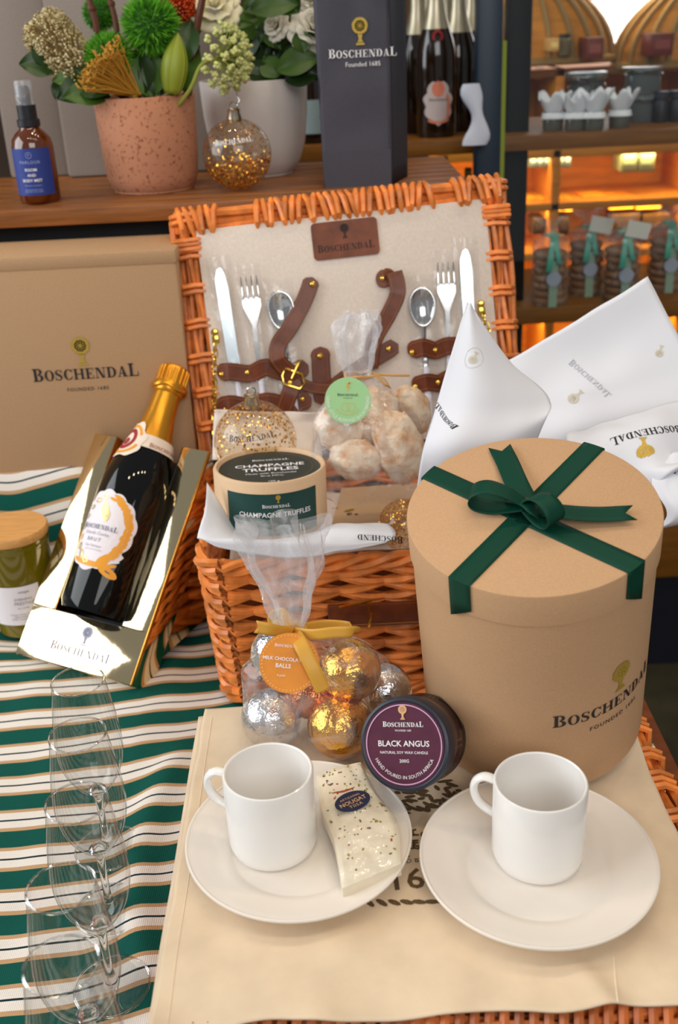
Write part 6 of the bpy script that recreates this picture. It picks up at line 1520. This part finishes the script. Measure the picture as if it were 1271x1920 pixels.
# lily bud and brown stems
lbud = thing('lily_bud', 'closed yellow-green lily bud standing at the pot rim', 'flower', root_in(PC)); lb0, lb1 = aty(322, 176, YP - PR_ * .7), aty(334, 62, YP - PR_ * .6); lf = axis_frame(lb0, lb1 - lb0); LL = (lb1 - lb0).length
for k in range(5):
    a = 2 * pi * k / 5; q = MB(); q.grid(lambda u, v: lf @ V((.0185 * sin(pi * min(1, .15 + .85 * v)) ** .8 * cos(a + (u - .5) * 1.5) * 1.05, .0185 * sin(pi * min(1, .15 + .85 * v)) ** .8 * sin(a + (u - .5) * 1.5) * 1.05, LL * v)), 6, 14); q.build('petal', mk('bud_green', lin(150, 164, 50), .45, rnd=.15), lbud, smooth=180, solid=.0012)
stemtube(lbud, root_in(PC), lb0, .004, stem_g, 0)
for (a0, a1, r_, lab) in (((182, 60), (160, -40), .0055, 'thick brown stem leaning left above the banksia'), ((219, 60), (196, -60), .0045, 'brown stem between the two upper dianthus balls'), ((351, 178), (383, -30), .0065, 'tall reddish brown stem right of the lily bud')):
    p0, p1 = aty(*a0, YP - .03), aty(*a1, YP - .03); t = thing('brown_reed', lab, 'reed', root_in(PC), 'brown reeds in the speckled pot'); b = MB(); b.tube([p0.lerp(p1, i / 8) + V((.001 * sin(i), 0, 0)) for i in range(9)], [r_ * (1 - .03 * i) for i in range(9)], 8); b.build('cane', stem_b, t)
    stemtube(t, root_in(PC), p0, r_ * .8, stem_b, 0)
    MB().lathe([(r_ * 1.15, -.003), (r_ * 1.25, 0), (r_ * 1.15, .003)], 10, axis_frame(p0.lerp(p1, .45), p1 - p0)).build('node_ring', stem_b, t)
# orange pincushion
c = aty(336, 18, YP + .02); r = 34 * pz(YP); op = thing('orange_pincushion', 'orange pincushion bloom at the top behind the dianthus', 'flower', root_in(PC)); b = MB(); rn = random.Random(12)
for _ in range(420):
    d = V((rn.gauss(0, 1), rn.gauss(0, 1) - .4, rn.gauss(0, 1) + .2)).normalized(); b.tube([c + d * r * .4, c + d * r * .75, c + d * r * 1.02 + V((0, 0, .003))], [.0012, .0010, .0015], 4)
o = b.build('styles', mk('orange_styles', lin(206, 76, 22), .5), op); o['kind'] = 'stuff'
MB().lathe([(r * .5 * sin(pi * i / 10), -r * .5 * cos(pi * i / 10)) for i in range(11)], 16, MX.Translation(c)).build('core', mk('pin_core', lin(120, 40, 12), .7), op); stemtube(op, root_in(PC), c, .004, stem_b)
# leafy branches in the speckled pot
br1 = thing('leafy_branch', 'dark leafy branch hanging over the left of the speckled pot', 'foliage', root_in(PC)); LY = YP - PR_ * .55
nl = V((0, -1, .45))
spine = [aty(*q, LY) for q in ((205, 182), (165, 160), (130, 140), (100, 125))]; b = MB(); b.tube(spine, [.003, .0026, .002, .0014], 6); b.build('stem', stem_g, br1)
for (a, c_, w, m_, Yo) in (((102, 128), (36, 120), .020, leaf_d, -.02), ((100, 122), (60, 74), .017, leaf_d, -.01), ((112, 128), (88, 88), .014, leaf_d, .01), ((120, 118), (170, 108), .020, leaf_d, .0), ((150, 150), (98, 152), .013, leaf_m, -.02), ((175, 165), (108, 186), .022, leaf_d, -.03), ((205, 178), (118, 182), .020, leaf_m, -.035), ((150, 150), (215, 172), .026, leaf_d, -.03), ((110, 150), (104, 186), .008, leaf_d, -.02), ((190, 175), (140, 128), .018, leaf_d, -.02)):
    leaf(br1, aty(*a, LY), aty(*c_, LY + Yo), w, nl, m_, .06)
br2 = thing('leafy_branch', 'dark broad leaves in the middle of the speckled pot', 'foliage', root_in(PC)); stemtube(br2, root_in(PC), aty(270, 150, LY), .003, stem_g)
for (a, c_, w, m_) in (((262, 182), (250, 95), .030, leaf_d), ((285, 182), (275, 100), .032, leaf_m), ((300, 180), (300, 105), .026, leaf_d), ((240, 180), (228, 110), .024, leaf_d), ((340, 170), (372, 90), .018, leaf_m), ((345, 120), (358, 40), .02, leaf_d)): leaf(br2, aty(*a, LY), aty(*c_, LY + .02), w, nl, m_)
# queen anne's lace
qc = aty(412, 108, YP - .05); qd = V((.86, -.45, -.10)).normalized(); qa = thing('lace_flower', 'pale green lace umbel arching right over the bauble', 'flower', root_in(PC)); rn = random.Random(14); qm = mk('lace_green', lin(196, 200, 128), .6, rnd=.1); RQ = 58 * pz(YP)
S = patch([[root_in(PC, .04, -.04), aty(356, 168, YP - .06), aty(378, 122, YP - .06), qc]] * 2); b = MB(); b.tube([S(i / 16, 0) for i in range(17)], .0032, 8); b.build('stem', mk('lace_stem', lin(146, 152, 62), .5), qa)
qf = axis_frame(qc, qd)
for k in range(46):
    th_ = math.acos(1 - 1.0 * (k + .5) / 46); ph = k * 2.39996; d = qf.to_3x3() @ V((sin(th_) * cos(ph), sin(th_) * sin(ph), cos(th_))); e = qc + d * RQ * (.92 + .08 * rn.random())
    fl = MB()
    for j in range(13):
        o_ = V((rn.uniform(-1, 1), rn.uniform(-1, 1), rn.uniform(-1, 1))).normalized() * rn.uniform(.2, 1) * RQ * .15; s = RQ * .068
        fl.lathe([(0, -s), (s * .8, -s * .5), (s, 0), (s * .8, s * .5), (0, s)], 6, MX.Translation(e + o_))
    f_ = fl.build('floret', qm, qa); b = MB(); b.tube([qc, qc.lerp(e, .5) + V((0, 0, .001)), e], .0007, 4); b.build('ray', MAT['lace_stem'], f_)
# white blooms
white_petal = mk('white_petal', lin(240, 236, 222), .55, rnd=.05); cream_petal = mk('cream_petal', lin(240, 232, 196), .55, rnd=.06)
def rose(px, py, rpx, Y, label, C, H, mat, seed, face=V((.1, -.8, .5))):
    c = aty(px, py, Y); r = rpx * pz(Y); t = thing('white_rose', label, 'flower', C + V((0, 0, H - .02)), 'white blooms'); fm3 = axis_frame(c, face.normalized()); rn = random.Random(seed)
    for ring_, (n, rad, up, op_) in enumerate(((3, .22, .30, .1), (5, .42, .26, .3), (6, .68, .14, .6), (7, .95, -.05, 1.0))):
        for k in range(n):
            a0 = 2 * pi * k / n + ring_ * .6 + rn.uniform(-.15, .15); b = MB(); wdt = 2 * pi / n * .72
            b.grid(lambda u, v: fm3 @ V((r * (rad * (.35 + .65 * v) * (1 + .05 * sin(9 * u))) * cos(a0 + (u - .5) * 2 * wdt * (.35 + .65 * sin(pi * min(.9, v * .7 + .2)))), r * (rad * (.35 + .65 * v)) * sin(a0 + (u - .5) * 2 * wdt * (.35 + .65 * sin(pi * min(.9, v * .7 + .2)))), r * (up + .55 * v * (1 - op_ * .8 * v) + .04 * sin(8 * u + k)))), 8, 6)
            b.build('petal', mat, t, smooth=180, solid=.0008)
    stemtube(t, C + V((0, 0, H - .02)), c - face.normalized() * r * .3, .003, stem_g)
rose(402, 18, 52, YP + .03, 'cream ruffled bloom behind the tall brown stem', PC, PHt, cream_petal, 1)
rose(588, 62, 52, YW - .06, 'white rose beside the slate bag', WC, WH, white_petal, 2)
rose(578, 8, 42, YW - .03, 'white rose at the top edge beside the slate bag', WC, WH, white_petal, 3)
rose(520, 50, 30, YW - .05, 'small white bloom left of the large white rose', WC, WH, white_petal, 4, V((-.5, -.7, .3)))
br3 = thing('leafy_branch', 'dense dark green leaves filling the white pot', 'foliage', WC + V((0, 0, WH - .02))); stemtube(br3, WC + V((0, 0, WH - .02)), aty(510, 60, YW), .004, stem_g); rn = random.Random(31)
for k in range(44):
    px_ = rn.uniform(430, 600); py_ = rn.uniform(10, 150); p0 = aty(px_, py_, YW - rn.uniform(-.02, .07)); ang = rn.uniform(0, 2 * pi); Lf = rn.uniform(.035, .06)
    leaf(br3, p0, p0 + V((cos(ang) * Lf, rn.uniform(-.02, .02), sin(ang) * Lf * .8)), rn.uniform(.010, .018), V((rn.uniform(-.4, .4), -1, rn.uniform(0, .8))), leaf_d if k % 3 else leaf_m)
for (a, c_, w, m_) in (((560, 60), (572, 100), .016, leaf_m), ((520, 130), (600, 110), .022, leaf_m), ((535, 148), (600, 140), .02, leaf_d), ((470, 20), (560, 10), .02, leaf_m), ((500, 0), (560, 25), .018, leaf_m)): leaf(br3, aty(*a, YW - .075), aty(*c_, YW - .085), w, nl, m_)
